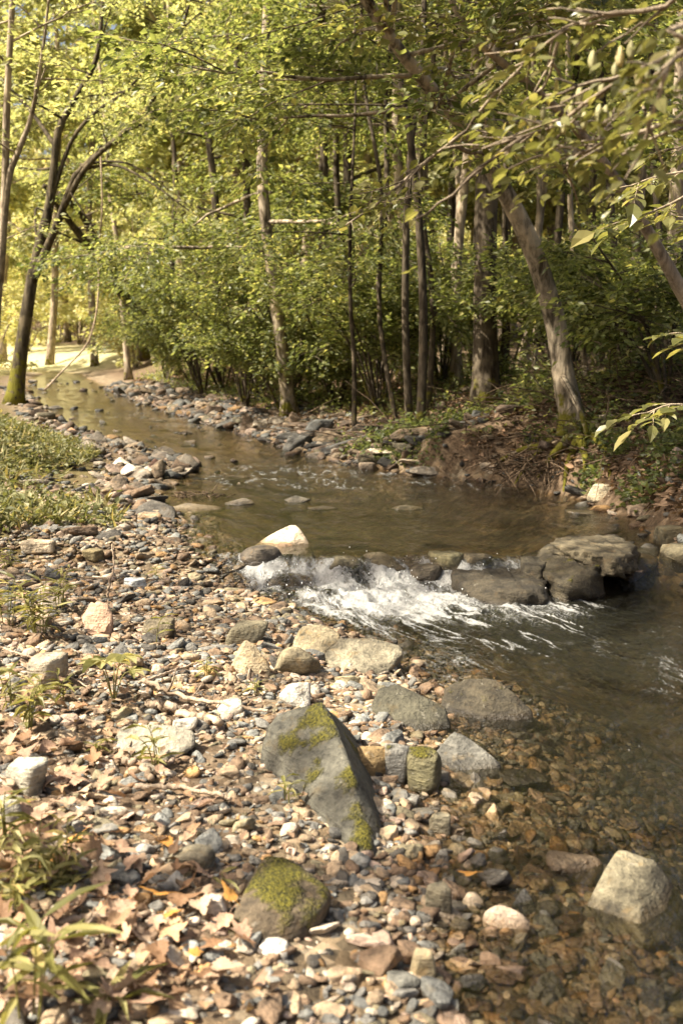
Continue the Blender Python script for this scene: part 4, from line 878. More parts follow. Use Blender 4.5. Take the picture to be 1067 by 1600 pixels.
# the trunks of the right-hand wood: px at the foot, distance, height, radius, lean, bark, crown, label
WOOD = [
 (656, 12.6, 9.5, .055, (-.5, .3), 'bark', (9, .42, 1, 2.3, .15), 'slim dark stem at the front edge of the wood, behind the cobble bar'),
 (641, 13.4, 10, .05, (-.2, .6), 'bark', (9, .40, 1, 2.3, .15), 'second slim dark stem standing close to its twin behind the cobble bar'),
 (758, 14.0, 13, .155, (.1, .3), 'bark', (10, .40, 1, 3.2, .15), 'thick straight dark trunk left of the leaning tree'),
 (712, 16.5, 12, .085, (.2, .2), 'bark_pale', (9, .40, 1, 2.8, .15), 'pale sunlit trunk just left of the thick straight dark trunk'),
 (628, 18.5, 12, .10, (.1, .2), 'bark_pale', (9, .34, 1, 3.0, .15), 'bright pale trunk half hidden behind the twin slim stems'),
 (455, 17.2, 11, .11, (-.4, .2), 'bark_moss', (13, .22, 1, 3.0, .12), 'mossy trunk rising from the bushes at the back of the cobble bar'),
 (553, 14.6, 5.5, .035, (-.3, .3), 'bark', (9, .30, 1, 1.9, .1), 'thin crooked sapling behind the middle of the cobble bar'),
 (642, 21.5, 15, .15, (.3, .2), 'bark_pale', (11, .30, 1, 3.6, .15), 'tall pale trunk showing high in the middle of the wood'),
 (1040, 12.2, 11, .10, (-.1, .3), 'bark_pale', (10, .45, 1, 2.6, .15), 'pale trunk near the right edge on the upper slope'),
 (872, 17.5, 11, .07, (.2, .2), 'bark', (9, .3, 1, 2.7, .15), 'dark slim trunk behind the leaning tree'),
 (812, 21.0, 12, .09, (.5, .2), 'bark_pale', (9, .28, 1, 3.0, .15), 'grey trunk leaning slightly right behind the leaning tree'),
 (560, 23.0, 14, .12, (-.3, .2), 'bark', (12, .22, 1, 3.4, .15), 'dark trunk deep in the wood above the thin crooked sapling'),
 (700, 25.0, 14, .13, (.3, .2), 'bark', (12, .22, 1, 3.6, .15), 'dark trunk deep in the wood behind the pale sunlit trunk'),
 (945, 15.5, 10, .06, (-.5, .2), 'bark', (9, .34, 1, 2.5, .15), 'dark sapling on the brushy slope right of the leaning tree'),
 (985, 19.0, 12, .09, (.1, .2), 'bark_pale', (10, .28, 1, 3.0, .15), 'pale trunk at the top of the brushy slope'),
 (497, 22.0, 13, .12, (.1, .2), 'bark', (13, .2, 1, 3.4, .12), 'dark trunk behind the bushes left of the sapling'),
 (345, 27.0, 13, .12, (-.4, 0), 'bark', (14, .18, 1, 3.2, .12), 'leafy tree at the far end of the cobble bar'),
 (395, 23.0, 11, .10, (-.9, 0), 'bark', (14, .16, 1, 3.4, .12), 'leafy tree leaning out over the middle of the cobble bar'),
 (282, 31.0, 12, .09, (-.3, 0), 'bark', (9, .30, 1, 2.6, .12), 'leafy tree on the right side of the upstream bend'),
 (1130, 15.0, 12, .12, (-.2, .1), 'bark', (12, .3, 1, 3.2, .15), 'leafy tree just outside the right edge with boughs in view'),
 (780, 28.0, 14, .12, (.1, 0), 'bark', (13, .16, 1, 3.8, .12), 'tree deep in the wood behind the thick straight dark trunk'),
 (905, 26.0, 14, .11, (-.1, 0), 'bark', (13, .16, 1, 3.8, .12), 'tree deep in the wood behind the dark slim trunk'),
 (204, 33.0, 12, .10, (-.7, 0), 'bark_pale', (8, .5, 1, 2.4, .12), 'pale slanting trunk beside the stream at the bend'),
]
for k, (px_, Y_, h_, r_, ln, bk, au, lb) in enumerate(WOOD):
    far_ = Y_ > 20
    make_tree('forest_tree', lb, 'tree', up_path(px_, Y_, h_, ln, .10, k), r_, r_ * .3, auto=au + (((-.55, -.1),) if 12 < Y_ < 20 and px_ < 780 else ()), leaf=.09 if not far_ else .125, nl=40 if not far_ else 26, bark=bk, seed=30 + k, flare=.7, sides=10)

for k, (px_, Y_, r_, bk, lb) in enumerate([(606, 17, .05, 'bark', 'slim dark stem between the crooked sapling and the bright pale trunk'), (668, 15.2, .045, 'bark', 'slim dark stem just right of the twin stems'), (684, 18.5, .06, 'bark_pale', 'grey stem between the twin stems and the pale sunlit trunk'),
        (735, 19, .07, 'bark', 'dark stem right of the pale sunlit trunk'), (783, 17.5, .05, 'bark', 'thin dark stem close behind the thick straight trunk'), (830, 15.5, .045, 'bark_pale', 'thin pale stem left of the leaning tree foot'), (590, 20, .06, 'bark', 'dark stem deep behind the crooked sapling'),
        (622, 14.6, .035, 'bark', 'very thin stem at the left of the twin stems'), (920, 13.6, .04, 'bark_pale', 'thin pale stem on the slope just right of the leaning tree'), (1000, 14.5, .05, 'bark', 'thin dark stem on the slope near the right edge'), (545, 19.5, .07, 'bark', 'dark stem behind the crooked sapling, left of it')]):
    make_tree('forest_tree', lb, 'tree', up_path(px_, Y_, 9.5, (rng.normal(-.3, .4), .2), .13, 300 + k), r_, r_ * .4, auto=(7, .55, 1, 2.0, .2), leaf=.09, nl=36, bark=bk, seed=400 + k, flare=.3, sides=8)
BB = ['pale bush at the far end of the clearing', 'pale bush behind the left tree', 'sunlit bush at the left edge of the clearing', 'sunlit bush beyond the bend by the water', 'pale bush under the leaning dead trunks', 'bright bush deep in the clearing', 'bright bush at the back of the clearing beside the far trunks', 'low pale bush on the far bank of the bend', 'pale bush beside the slanting pale trunk', 'tall pale bush behind the bend', 'tall sunlit bush at the left of the clearing', 'tall bright bush closing the clearing']
for k, (px_, Y_, h_) in enumerate([(130, 62, 5), (50, 56, 4.5), (-5, 44, 3.5), (190, 50, 3.6), (235, 46, 4.2), (100, 72, 7), (170, 70, 8), (215, 40, 2.0), (255, 40, 4.0), (215, 66, 9), (25, 66, 8), (70, 80, 11)]):
    b = base_at(px_, Y_); r2 = np.random.default_rng(k + 770); lm = []
    for j in range(7):
        az = r2.uniform(0, 6.28); e = b + np.array([math.cos(az) * h_ * .6, math.sin(az) * h_ * .6, h_ * r2.uniform(.35, 1.0)]); lm.append(([b, b * .6 + e * .4 + (0, 0, .2 * h_), e], .03, .008, 7))
    make_tree('background_bush', BB[k], 'bush', [b, b + (.1, 0, h_ * .5), b + (0, 0, h_)], .04, .01, limbs=lm, auto=(6, .1, 1, h_ * .5, .2), leaf=.16 + .015 * h_, nl=14, bark='bark_pale', leafm='leaf_glow', seed=440 + k, flare=.1, sides=6, trunkn=14, dens=.8, group='pale bushes of the clearing')  # pale leaf colour carries the glow of the clearing

# bushes along the back of the cobble bar
BUSH = [(262, 29, 2.0), (305, 26, 2.8), (350, 23.5, 3.2), (405, 21, 3.2), (470, 19.0, 3.0), (525, 17.5, 2.6), (590, 16.0, 2.2), (385, 19.3, 2.0), (320, 23.0, 2.2), (445, 17.8, 1.8), (690, 17.0, 2.2), (790, 17.0, 2.0), (880, 14.0, 1.8), (985, 13.0, 2.0), (1040, 10.6, 1.6), (930, 20, 3.), (620, 22, 3.)]
BL = ['leafy bush at the upstream end of the cobble bar', 'broad leafy bush beside the bend, second along the bank', 'dense green bush over the far cobbles', 'dense bush spilling over the middle of the cobble bar', 'layered bush round the mossy trunk',
      'dark bush between mossy trunk and crooked sapling', 'low bush by the foot of the twin slim stems', 'sunlit low bush hanging over the cobbles', 'low pale bush at the water side of the bend', 'small bush at the foot of the mossy trunk',
      'dark bush behind the twin slim stems', 'dark bush behind the thick straight dark trunk', 'sparse bush behind the leaning tree', 'scrubby bush high on the right slope', 'scrubby bush at the right edge of the slope', 'tall dark bush deep behind the leaning tree', 'tall dark bush deep behind the twin stems']
for k, (px_, Y_, h_) in enumerate(BUSH):
    b = base_at(px_, Y_); r2 = np.random.default_rng(k + 70)
    tip = b + (r2.normal(-.4, .3), r2.normal(-.3, .3), h_)
    lm = []
    for j in range(7):
        az = r2.uniform(0, 6.28); e = b + np.array([math.cos(az) * h_ * .6 - .25, math.sin(az) * h_ * .6 - .2, h_ * r2.uniform(.45, 1.0)])
        lm.append(([b, b * .6 + e * .4 + (0, 0, .25 * h_), e], .02, .006, 6))
    make_tree('bush', BL[k], 'bush', [b, (b + tip) / 2 + (.1, 0, .1), tip], .03, .008, limbs=lm, auto=(5, .3, 1, h_ * .5, .2), leaf=.085, nl=38, seed=200 + k, flare=.1, sides=6, trunkn=14, dens=.9)

# trees further back: five grown, the rest copies
protos = []
GB = 'background trees of the wood'
SP = [(152, 44, 1.0), (82, 48, 1.0), (10, 54, 1.1), (112, 70, 1.2), (-90, 40, 1.0)]
PL = ['pale trunk in the sunlit clearing beyond the bend', 'pale thin trunk right behind the left tree', 'sunlit tree behind the left tree', 'hazy bright tree at the end of the clearing', 'sunlit tree just off the left edge behind the bank']
for k, (px_, Y_, sc) in enumerate(SP):
    protos.append(make_tree('background_tree', PL[k], 'tree', up_path(px_, Y_, 19 + k, (.3, 0), .15, 50 + k), .16 + .02 * k, .05, auto=(32, (.42, .45, .3, .3, .3)[k], 1, 4.4, .15), leaf=.22, nl=20, bark='bark_pale', leafm='leaf_lit', seed=90 + k, flare=.25, sides=8, group=GB))
rng = np.random.default_rng(31)
BG = [(-30, 84), (45, 88), (110, 96), (175, 88), (235, 90),  (290, 40), (330, 55), (380, 36), (420, 48), (470, 33), (520, 42), (570, 34), (620, 46), (680, 36), (735, 46), (790, 37), (850, 46), (905, 36), (960, 44), (1010, 30), (1060, 38), (1110, 26), (300, 78), (420, 70), (540, 66), (660, 68), (780, 70), (900, 66), (1020, 60)]
SIDE = ['left of the stream', 'over the bend', 'behind the bushes', 'behind the twin slim stems', 'behind the leaning tree', 'behind the right slope']
cnt = {}
for k, (px_, Y_) in enumerate(BG):
    s_ = SIDE[int(np.searchsorted([130, 280, 560, 740, 930], px_))]; dd = 'near' if Y_ < 40 else ('middle' if Y_ < 60 else 'far'); key = (s_, dd); cnt[key] = cnt.get(key, 0) + 1
    lb = f"tree in the {dd} background {s_}, number {cnt[key]} counted from the left" if False else f"{['first ', 'second ', 'third ', 'fourth '][cnt[key] - 1]}tree from the left in the {dd} background {s_}"
    b = base_at(px_, Y_); copy_tree(protos[2 + k % 3], b - (0, 0, 1.5), rng.uniform(0, 6.28), rng.uniform(.85, 1.25) * (1.15 if Y_ > 60 else 1), lb, GB, M['leaf_glow'] if px_ < 270 else None)  # crowns on the left take the glow-toned leaf colour

# the wood that closes the view
mb = MB(); r3 = np.random.default_rng(6); n = 60000
Yb = r3.uniform(92, 150, n); xb = r3.uniform(-.55, .5, n) * Yb; zb = gz(0, 100) + np.abs(r3.normal(0, 1, n)) * 9 + (fbm2(xb * .12, Yb * .1, 3, 7) - .3) * 14
low = sstep(-.10, -.16, xb / Yb); zb = zb * (1 - low) + low * (gz(-20, 100) + np.abs(r3.normal(0, 1, n)) * 6 + 1.0)
add_leaves(mb, np.column_stack([xb, Yb, zb]), r3.normal(size=(n, 3)), r3.normal(size=(n, 3)) + (0, 0, .6), .95, r3)
tag(mb.obj('distant_wood', M['leaf_glow'], smooth=False), 'pale sunlit mass of distant woodland', 'woodland', kind='stuff')  # leaves paled so their colour carries the far glow

# ------------------------------------------------------------------ trees at the sides whose boughs reach into the picture
b = np.array([3.05, 3.4, gz(3.05, 3.4) - .1])
hb = make_tree('hop_hornbeam_tree', 'hop hornbeam at the right with blurred near boughs carrying pale hanging fruit', 'tree', [b, b + (-.1, 0, 1.2), b + (-.3, .1, 2.6), b + (-.5, .1, 4.2), b + (-.5, .2, 6.5)], .10, .03,
    limbs=[([b + (-.2, .05, 2.0), W(1180, 70, 2.9), W(1040, 90, 2.75), W(930, 150, 2.8), W(870, 195, 2.95), W(825, 212, 3.05), W(800, 222, 3.1)], .008, .003, 4),
           ([b + (-.2, .05, 1.7), W(1200, 200, 2.9), W(1060, 190, 2.85), W(980, 215, 2.9), W(920, 235, 3.0), W(880, 270, 3.1)], .008, .003, 3),
           ([b + (-.3, .05, 2.4), W(1200, -60, 2.8), W(1040, 10, 2.8), W(930, 25, 2.9), W(850, 70, 3.1), W(790, 130, 3.2)], .008, .003, 4),
           ([b + (-.3, .05, 2.3), W(1160, 20, 2.4), W(1080, 70, 2.3), W(1020, 120, 2.3)], .008, .003, 2)],
    auto=(14, .72, 1, 2.6, .35, (-.7, .1)), leaf=.043, nl=30, kind='oval', bark='bark_pale', leafm='leaf_near', seed=301, flare=.3, tw=.34, dens=1.3)
rng = np.random.default_rng(44); V, T = ICO[2]
for px_, py_, Y_ in [(848, 178, 3), (860, 205, 3), (880, 200, 2.9), (892, 170, 2.9), (912, 190, 2.9), (935, 180, 2.9), (968, 90, 2.8), (985, 80, 2.8), (997, 122, 2.8), (1010, 115, 2.8), (1052, 85, 2.5), (1046, 100, 2.5), (1060, 60, 2.5), (945, 182, 2.9), (830, 190, 3.0), (1013, 190, 2.8), (905, 150, 2.9), (960, 110, 2.9), (848, 215, 3.05), (940, 140, 2.9), (925, 95, 2.9)]:
    s_ = np.array([.009, .009, .021]) * rng.uniform(.8, 1.2); k = 1 + .18 * np.sin(V[:, 2] * 14 + np.arctan2(V[:, 1], V[:, 0]) * 3)
    mb = MB(); mb.add(V * s_ * k[:, None] + W(px_, py_, Y_), t=T, a=np.full(len(V), rng.random())); mb.obj('fruit', M['fruit'], hb, off=b)

def compound(lf, wood, p, d, size, n=7):
    """a hickory-like leaf: leaflets in pairs along a stalk with one at the end"""
    d = unit(d); path = bez(p, d, size * 1.5, -.25, 6); tube(wood, path, np.linspace(.003, .0015, 6), 4)
    sd = unit(np.cross(d, (0, 0, 1))); P = [path[-1]]; D = [path[-1] - path[-2]]; Sz = [size * 1.1]
    for i, t in enumerate((2, 3, 4)[: n // 2]):
        for sg in (-1, 1): P.append(path[t]); D.append(d * .75 + sd * sg * .9 + (0, 0, -.15)); Sz.append(size * (.6 + .12 * i))
    add_leaves(lf, P, D, np.array([[0, 0, 1.0]]) + rng.normal(0, .22, (len(P), 3)), np.array(Sz), rng, 'oval')
b = np.array([2.95, 5.7, gz(2.95, 5.7) - .1]); rng = np.random.default_rng(46)
hk = empty('hickory_tree', b, 'hickory at the right edge whose big compound leaves hang into view', 'tree'); wood, lf = MB(), MB()
tr = resample([b, b + (.05, 0, 1.2), b + (-.1, .1, 2.6), b + (-.1, .1, 4.5), b + (-.2, .2, 6.5)], 20); tube(wood, tr, np.linspace(.07, .02, 20), 9, rough=.1)
for q in [[tr[2], W(1180, 665, 5.5), W(1100, 640, 5.4), W(1050, 632, 5.3), (W(1010, 645, 5.2))], [tr[3], W(1190, 560, 5.6), W(1100, 535, 5.5), W(1062, 520, 5.4)], [tr[7], W(1200, 260, 5.6), W(1100, 265, 5.5), W(1030, 275, 5.4), W(985, 290, 5.3)],
          [tr[8], W(1200, 210, 5.6), W(1080, 300, 5.6), W(1020, 330, 5.5), W(975, 345, 5.4)], [tr[6], W(1200, 360, 5.8), W(1110, 350, 5.8), W(1050, 330, 5.8)], [tr[10], W(1150, 60, 6), W(1050, -20, 6), W(960, -60, 5.9)], [tr[9], W(1180, 120, 6.2), W(1090, 215, 6.2), W(1040, 235, 6.2)]]:
    q = resample(q, 14); tube(wood, q, np.linspace(.014, .003, 14), 5)
    for i in (6, 7, 8, 9, 10, 11, 12, 13):
        t = unit(q[min(i + 1, 13)] - q[i - 1]); s_ = unit(np.cross(t, (0, 0, 1))) * (1 if i % 2 else -1)
        compound(lf, wood, q[i], t * .8 + s_ * rng.uniform(.2, .8) + (0, 0, rng.normal(0, .15)), rng.uniform(.075, .115))
for k in range(60):
    p = tr[rng.integers(9, 20)] + rng.normal(0, .6, 3) * (1.6, 1.6, 1.0) + (-.6, 0, .5); compound(lf, wood, p, rng.normal(size=3) * (1, 1, .3), .11)
wood.obj('trunk', M['bark_pale'], hk, off=b); lf.obj('foliage', M['leaf_near'], hk, smooth=False, off=b)

# unseen trees added on the left bank, outside the frame, to throw dappled shade
for k, (x_, y_, h_, au, lb) in enumerate([(-5.4, 5.2, 9.8, (15, .60, 1, 2.1, .2), 'unseen tree added beyond the left edge that shades the lower pool'), (-4.7, 1.5, 10, (13, .62, 1, 2.0, .2), 'unseen shade tree added beyond the left edge nearest the camera, sparse crown'), (-6.8, 9.7, 10, (15, .58, 1, 2.3, .2), 'unseen tree added beyond the left edge that dapples the upper pool with shade')]):
    b = np.array([x_, y_, gz(x_, y_) - .1]); make_tree('shade_tree', lb, 'tree', [b, b + (.1, 0, h_ * .4), b + (.2, .1, h_ * .7), b + (.1, 0, h_)], .13, .04, auto=au, leaf=.12, nl=14, leafm='leaf_lit', seed=320 + k)

# ------------------------------------------------------------------ ground cover, herbs, dead leaves, sticks
rng = np.random.default_rng(71)
lf = MB(); n = 40000
Y_ = np.exp(rng.uniform(math.log(6.6), math.log(24), n)); d_ = np.abs(rng.normal(0, 1.3, n)) + .32 + .75 * sstep(8, 11, Y_); x_ = xL(Y_) - d_
ok = (fbm2(x_ * 1.5, Y_ * 1.1, 3, 5) + .12 * np.minimum(d_, 2) > .57 + rng.normal(0, .05, n)) & (Y_ > 6.6 + (fbm2(x_ * .9, Y_ * .9, 2, 9)) * 2.2 - .35 * np.minimum(d_, 2.5)); x_, Y_ = x_[ok], Y_[ok]; n = len(x_)
hh = np.abs(rng.normal(0, .045, n)) * (.5 + fbm2(x_ * 2, Y_ * 2, 2, 8)) * 1.3 + .015
add_leaves(lf, np.column_stack([x_, Y_, hgt(x_, Y_) + hh]), rng.normal(size=(n, 3)) * (1, 1, .5) + (0, 0, .25), rng.normal(0, .5, (n, 3)) + (0, 0, 1), np.where(rng.random(n) < .6, .04, .065), rng, 'simple', np.clip(rng.normal(.5, .28, n), 0, 1))
m_ = n // 7; ii = rng.integers(0, n, m_); add_leaves(lf, np.column_stack([x_[ii], Y_[ii], hgt(x_[ii], Y_[ii])]), rng.normal(size=(m_, 3)) * (.7, .7, .2) + (0, 0, .7), rng.normal(size=(m_, 3)), .16, rng, 'lance', np.clip(rng.normal(.75, .25, m_), 0, 1))
tag(lf.obj('ground_cover', M['leaf_weed'], smooth=False), 'sunlit weeds and low grass on the left bank', 'weeds', kind='stuff')
lf = MB(); n = 44000
Y_ = np.exp(rng.uniform(math.log(8.3), math.log(34), n)); d_ = np.abs(rng.normal(0, 2.6, n)) + np.where(Y_ > 11, 1.1, .25); x_ = xR(Y_) + d_
ok = (fbm2(x_ * 1.3, Y_ * 1.1, 3, 15) > .5); x_, Y_ = x_[ok], Y_[ok]; n = len(x_)
add_leaves(lf, np.column_stack([x_, Y_, hgt(x_, Y_) + np.abs(rng.normal(0, .1, n)) * (1 + 3.5 * sstep(.55, .72, fbm2(x_ * .9, Y_ * .9, 3, 16)) * (Y_ > 11.5)) + .02]), rng.normal(size=(n, 3)) * (1, 1, .4), rng.normal(0, .5, (n, 3)) + (0, 0, 1), .075, rng)
n = 12000; Y_ = rng.uniform(7.6, 13.2, n); d_ = np.abs(rng.normal(0, .7, n)) + .04; x_ = xR(Y_) + d_; ok = fbm2(x_ * 2.2, Y_ * 1.8, 3, 25) > .5; x_, Y_ = x_[ok], Y_[ok]; n = len(x_)
add_leaves(lf, np.column_stack([x_, Y_, hgt(x_, Y_) + np.abs(rng.normal(0, .09, n)) + .02]), rng.normal(size=(n, 3)) * (1, 1, .4), rng.normal(0, .6, (n, 3)) + (-.3, -.3, .8), .06, rng, 'simple', np.clip(rng.normal(.3, .2, n), 0, 1))
tag(lf.obj('undergrowth', M['leaf'], smooth=False), 'dark leafy undergrowth on the floor of the right wood', 'undergrowth', kind='stuff')
lf = MB(); n = 44000
Y_ = np.exp(rng.uniform(math.log(7), math.log(32), n)); x_ = xR(Y_) + np.abs(rng.normal(0, 2.0, n)) + np.where(Y_ > 11, .9, .12)
add_leaves(lf, np.column_stack([x_, Y_, hgt(x_, Y_) + rng.uniform(.01, .05, n)]), rng.normal(size=(n, 3)) * (1, 1, .35), rng.normal(0, .45, (n, 3)) + (0, 0, 1), .085, rng)
n = 5500; Y_ = np.exp(rng.uniform(math.log(1.8), math.log(17), n)); x_ = xL(Y_) - rng.uniform(.35, 4.6, n); ok = fbm2(x_ * 2.2, Y_ * 2.2, 3, 33) > .5; x_, Y_ = x_[ok], Y_[ok]; n = len(x_)
add_leaves(lf, np.column_stack([x_, Y_, hgt(x_, Y_) + rng.uniform(.012, .04, n)]), rng.normal(size=(n, 3)) * (1, 1, .4), rng.normal(0, .5, (n, 3)) + (0, 0, 1), .042, rng)
tag(lf.obj('leaf_litter', M['litter'], smooth=False), 'brown leaf litter over the wood floor and upper gravel', 'leaf litter', kind='stuff')

# dry leaves one can count
def dry_leaf_mesh(seed):
    r_ = np.random.default_rng(seed); a = np.linspace(0, 2 * math.pi, 60, endpoint=False)
    lobes = [(0, 1.0, .52), (.95, .85, .48), (-.95, .85, .48), (1.95, .6, .42), (-1.95, .6, .42)] if seed % 2 else [(0, 1.1, .55), (math.pi, .55, .9)]
    rr = np.full(60, .50)
    for c, h, w_ in lobes: dd = np.abs((a - c + math.pi) % (2 * math.pi) - math.pi); rr = np.maximum(rr, h * np.clip(1 - (dd / w_) ** 1.3, 0, 1))
    rr *= 1 + .10 * np.sin(a * 17 + seed) * (rr > .35)
    V = [np.zeros((1, 3))]; rings = (.35, .7, 1.0)
    for f in rings: V.append(np.column_stack([np.sin(a) * rr * f, np.cos(a) * rr * f, np.zeros(60)]))
    V = np.vstack(V); cu = r_.uniform(.2, .9) * r_.choice((-1, 1)); tw = r_.uniform(-.3, .3)
    V[:, 2] = cu * V[:, 0] ** 2 + tw * V[:, 0] * V[:, 1] - r_.uniform(-.2, .35) * V[:, 1] ** 2 + (fbm(V * 2.5 + seed, 3, seed) - .5) * .25
    V[:, 1] += .3
    j = np.arange(60); j2 = (j + 1) % 60; t = np.stack([np.zeros(60, int), 1 + j2, 1 + j], -1)
    q = np.vstack([np.stack([1 + 60 * k + j, 1 + 60 * k + j2, 61 + 60 * k + j2, 61 + 60 * k + j], -1) for k in range(2)])
    mb = MB(); mb.add(V * .5, q=q, t=t); 
    st = resample([(0, .02, 0), (.02, -.2, .03), (.03, -.42, .02)], 6); tube(mb, st, .008, 3)
    return mb.mesh('dry_leaf', M['dry_leaf'])
DL = [dry_leaf_mesh(k) for k in range(8)]
DC = [('pinkish tan', (.42, .285, .195)), ('brown', (.26, .155, .085)), ('pale buff', (.44, .33, .23)), ('dark brown', (.15, .09, .05)), ('orange', (.52, .27, .07)), ('tan', (.42, .28, .165))]
todo = []
spotsL = [(125, 1325, .10, 4), (250, 1335, .11, 4), (215, 1235, .12, 0), (105, 1232, .13, 0), (315, 1275, .10, 0), (300, 1320, .08, 0), (740, 1385, .07, 4), (280, 1090, .09, 5), (130, 1430, .12, 0), (165, 1470, .13, 5), (265, 1160, .1, 3), (160, 1395, .1, 0)]
while len(spotsL) < 270:
    px_, py_ = rng.uniform(-5, 460), rng.uniform(1060, 1598)
    if rng.random() < .12: px_, py_ = rng.uniform(0, 320), rng.uniform(880, 1080)
    if px_ > 200 + .45 * (py_ - 1060) or rng.random() < px_ / 800: continue
    spotsL.append((px_, py_, rng.uniform(.045, .115), rng.choice([0, 0, 0, 1, 1, 2, 2, 3, 5, 5, 5, 4] if rng.random() < .5 else [0, 1, 2, 5])))
for px_, py_, s_, c_ in spotsL:
    p = G(px_, py_); o = bpy.data.objects.new('dry_leaf', DL[rng.integers(8)]); C.objects.link(o); o.location = Vector(p + (0, 0, .034 + .012 * rng.random()))
    o.rotation_euler = (rng.normal(0, .35), rng.normal(0, .35), rng.uniform(0, 6.28)); o.scale = (s_,) * 3; j = rng.uniform(.8, 1.2); o.color = (*(np.array(DC[c_][1]) * j), 0)
    bst, d, w_ = rel(p[0], p[1]); todo.append((f"{DC[c_][0]} {'large ' if s_ > .085 else ('small ' if s_ < .055 else '')}dry leaf {w_} {bst[2]}", d, o))
by = {}
for r_ in sorted(todo, key=lambda q: q[1]): by.setdefault(r_[0], []).append(r_)
for t, rs in by.items():
    for k, (t_, d, o) in enumerate(rs):
        if len(rs) > 1: t_ = ('nearest ' if k == 0 else ORD[min(k, 9)] + ' nearest ') + t
        tag(o, short(t_), 'dry leaf', 'dry leaves fallen on the near bank')

# sticks and driftwood
def stick(label, pts, r0, r1, mat='stick', lift=.03, tw=0, up=None, name='stick'):
    P = [G(a, b) + (0, 0, lift) for a, b in pts]
    if up is not None: P = [P[0]] + [W(a, b, P[0][1] + .02 * i) for i, (a, b) in enumerate(up)]
    q = resample(P, 24); q[1:-1] += np.random.default_rng(len(label)).normal(0, r0 * .35, (22, 3)); mb = MB(); tube(mb, q, np.linspace(r0, r1, 24), 7, rough=.2, seed=len(label))
    for k in range(tw): i = 6 + k * 5; d = unit(np.random.default_rng(k).normal(size=3) * (1, 1, .3)); tube(mb, bez(q[i], d, .12, .2, 6), np.linspace(r1, .0015, 6), 4)
    return tag(mb.obj(name, M[mat], smooth=True), label, 'stick')
stick('thin pale stick standing upright in the left gravel', [(168, 938)], .008, .004, up=[(171, 915), (178, 885), (176, 850)], lift=-.02)
stick('long thin pale stick slanting across the left edge', [(-10, 1018), (60, 1042), (140, 1085)], .006, .003, tw=2)
stick('pale driftwood branch lying across the gravel behind the wedge slab boulder', [(225, 1078), (275, 1100), (330, 1112), (425, 1128)], .012, .006, tw=2, lift=.04)
stick('thick broken piece of driftwood under the pale branch', [(232, 1112), (268, 1118), (312, 1132), (345, 1142)], .019, .014, lift=.03)
stick('slender stick rising to the right past the small seedling', [(218, 1078), (262, 1062), (320, 1042)], .007, .004)
stick('pale weathered stick lying level among dry leaves', [(212, 1243), (270, 1246), (340, 1256), (362, 1262)], .010, .006)
stick('short thick stub of wood between dry leaves', [(192, 1200), (222, 1210), (238, 1232)], .014, .011)
stick('straight grey stick lying level at the lower left', [(82, 1458), (160, 1452), (236, 1444)], .009, .007)
stick('short forked twig crossing the straight grey stick', [(104, 1502), (124, 1478), (140, 1458)], .006, .003, tw=2)
stick('dark curved stick on the shaded gravel', [(186, 996), (212, 984), (240, 988), (292, 1004)], .009, .005, 'twig')
stick('dark broken branch near the weeds at the left', [(5, 990), (60, 1002), (110, 1008)], .012, .006, 'twig')
stick('thin pale twig beside the low bamboo-like sprouts in front of the olive stones', [(392, 1052), (388, 1072), (402, 1090)], .005, .003)

# herbs
def herb(label, px_, py_, h, nst, kind='lance', size=.09, per=7, cat='plant', name='bamboo_grass', seed=0, mat='leaf_herb', spread=.5):
    r_ = np.random.default_rng(seed + 500); b = G(px_, py_) - (0, 0, .01); st, lf = MB(), MB()
    for k in range(nst):
        a = r_.uniform(0, 6.28); e = b + np.array([math.cos(a) * spread * h * r_.uniform(.2, 1), math.sin(a) * spread * h * r_.uniform(.2, 1), h * r_.uniform(.6, 1.1)])
        q = resample([b + np.array([math.cos(a), math.sin(a), 0]) * .02, b * .45 + e * .55 + (0, 0, .12 * h), e], 8); tube(st, q, np.linspace(.0025, .0012, 8), 4)
        i = np.clip((np.linspace(.3, 1, per) * 7).astype(int), 0, 7); P = q[i]; az = a + np.arange(per) * 2.4 + r_.normal(0, .4, per)
        D = np.column_stack([np.cos(az), np.sin(az), r_.uniform(-.1, .5, per)])
        add_leaves(lf, P, D, np.column_stack([r_.normal(0, .3, (per, 2)), np.ones(per)]), size, r_, kind)
    t = empty(name, b, label, cat); st.obj('stem', M[mat], t, off=b); lf.obj('foliage', M[mat], t, smooth=False, off=b); return t
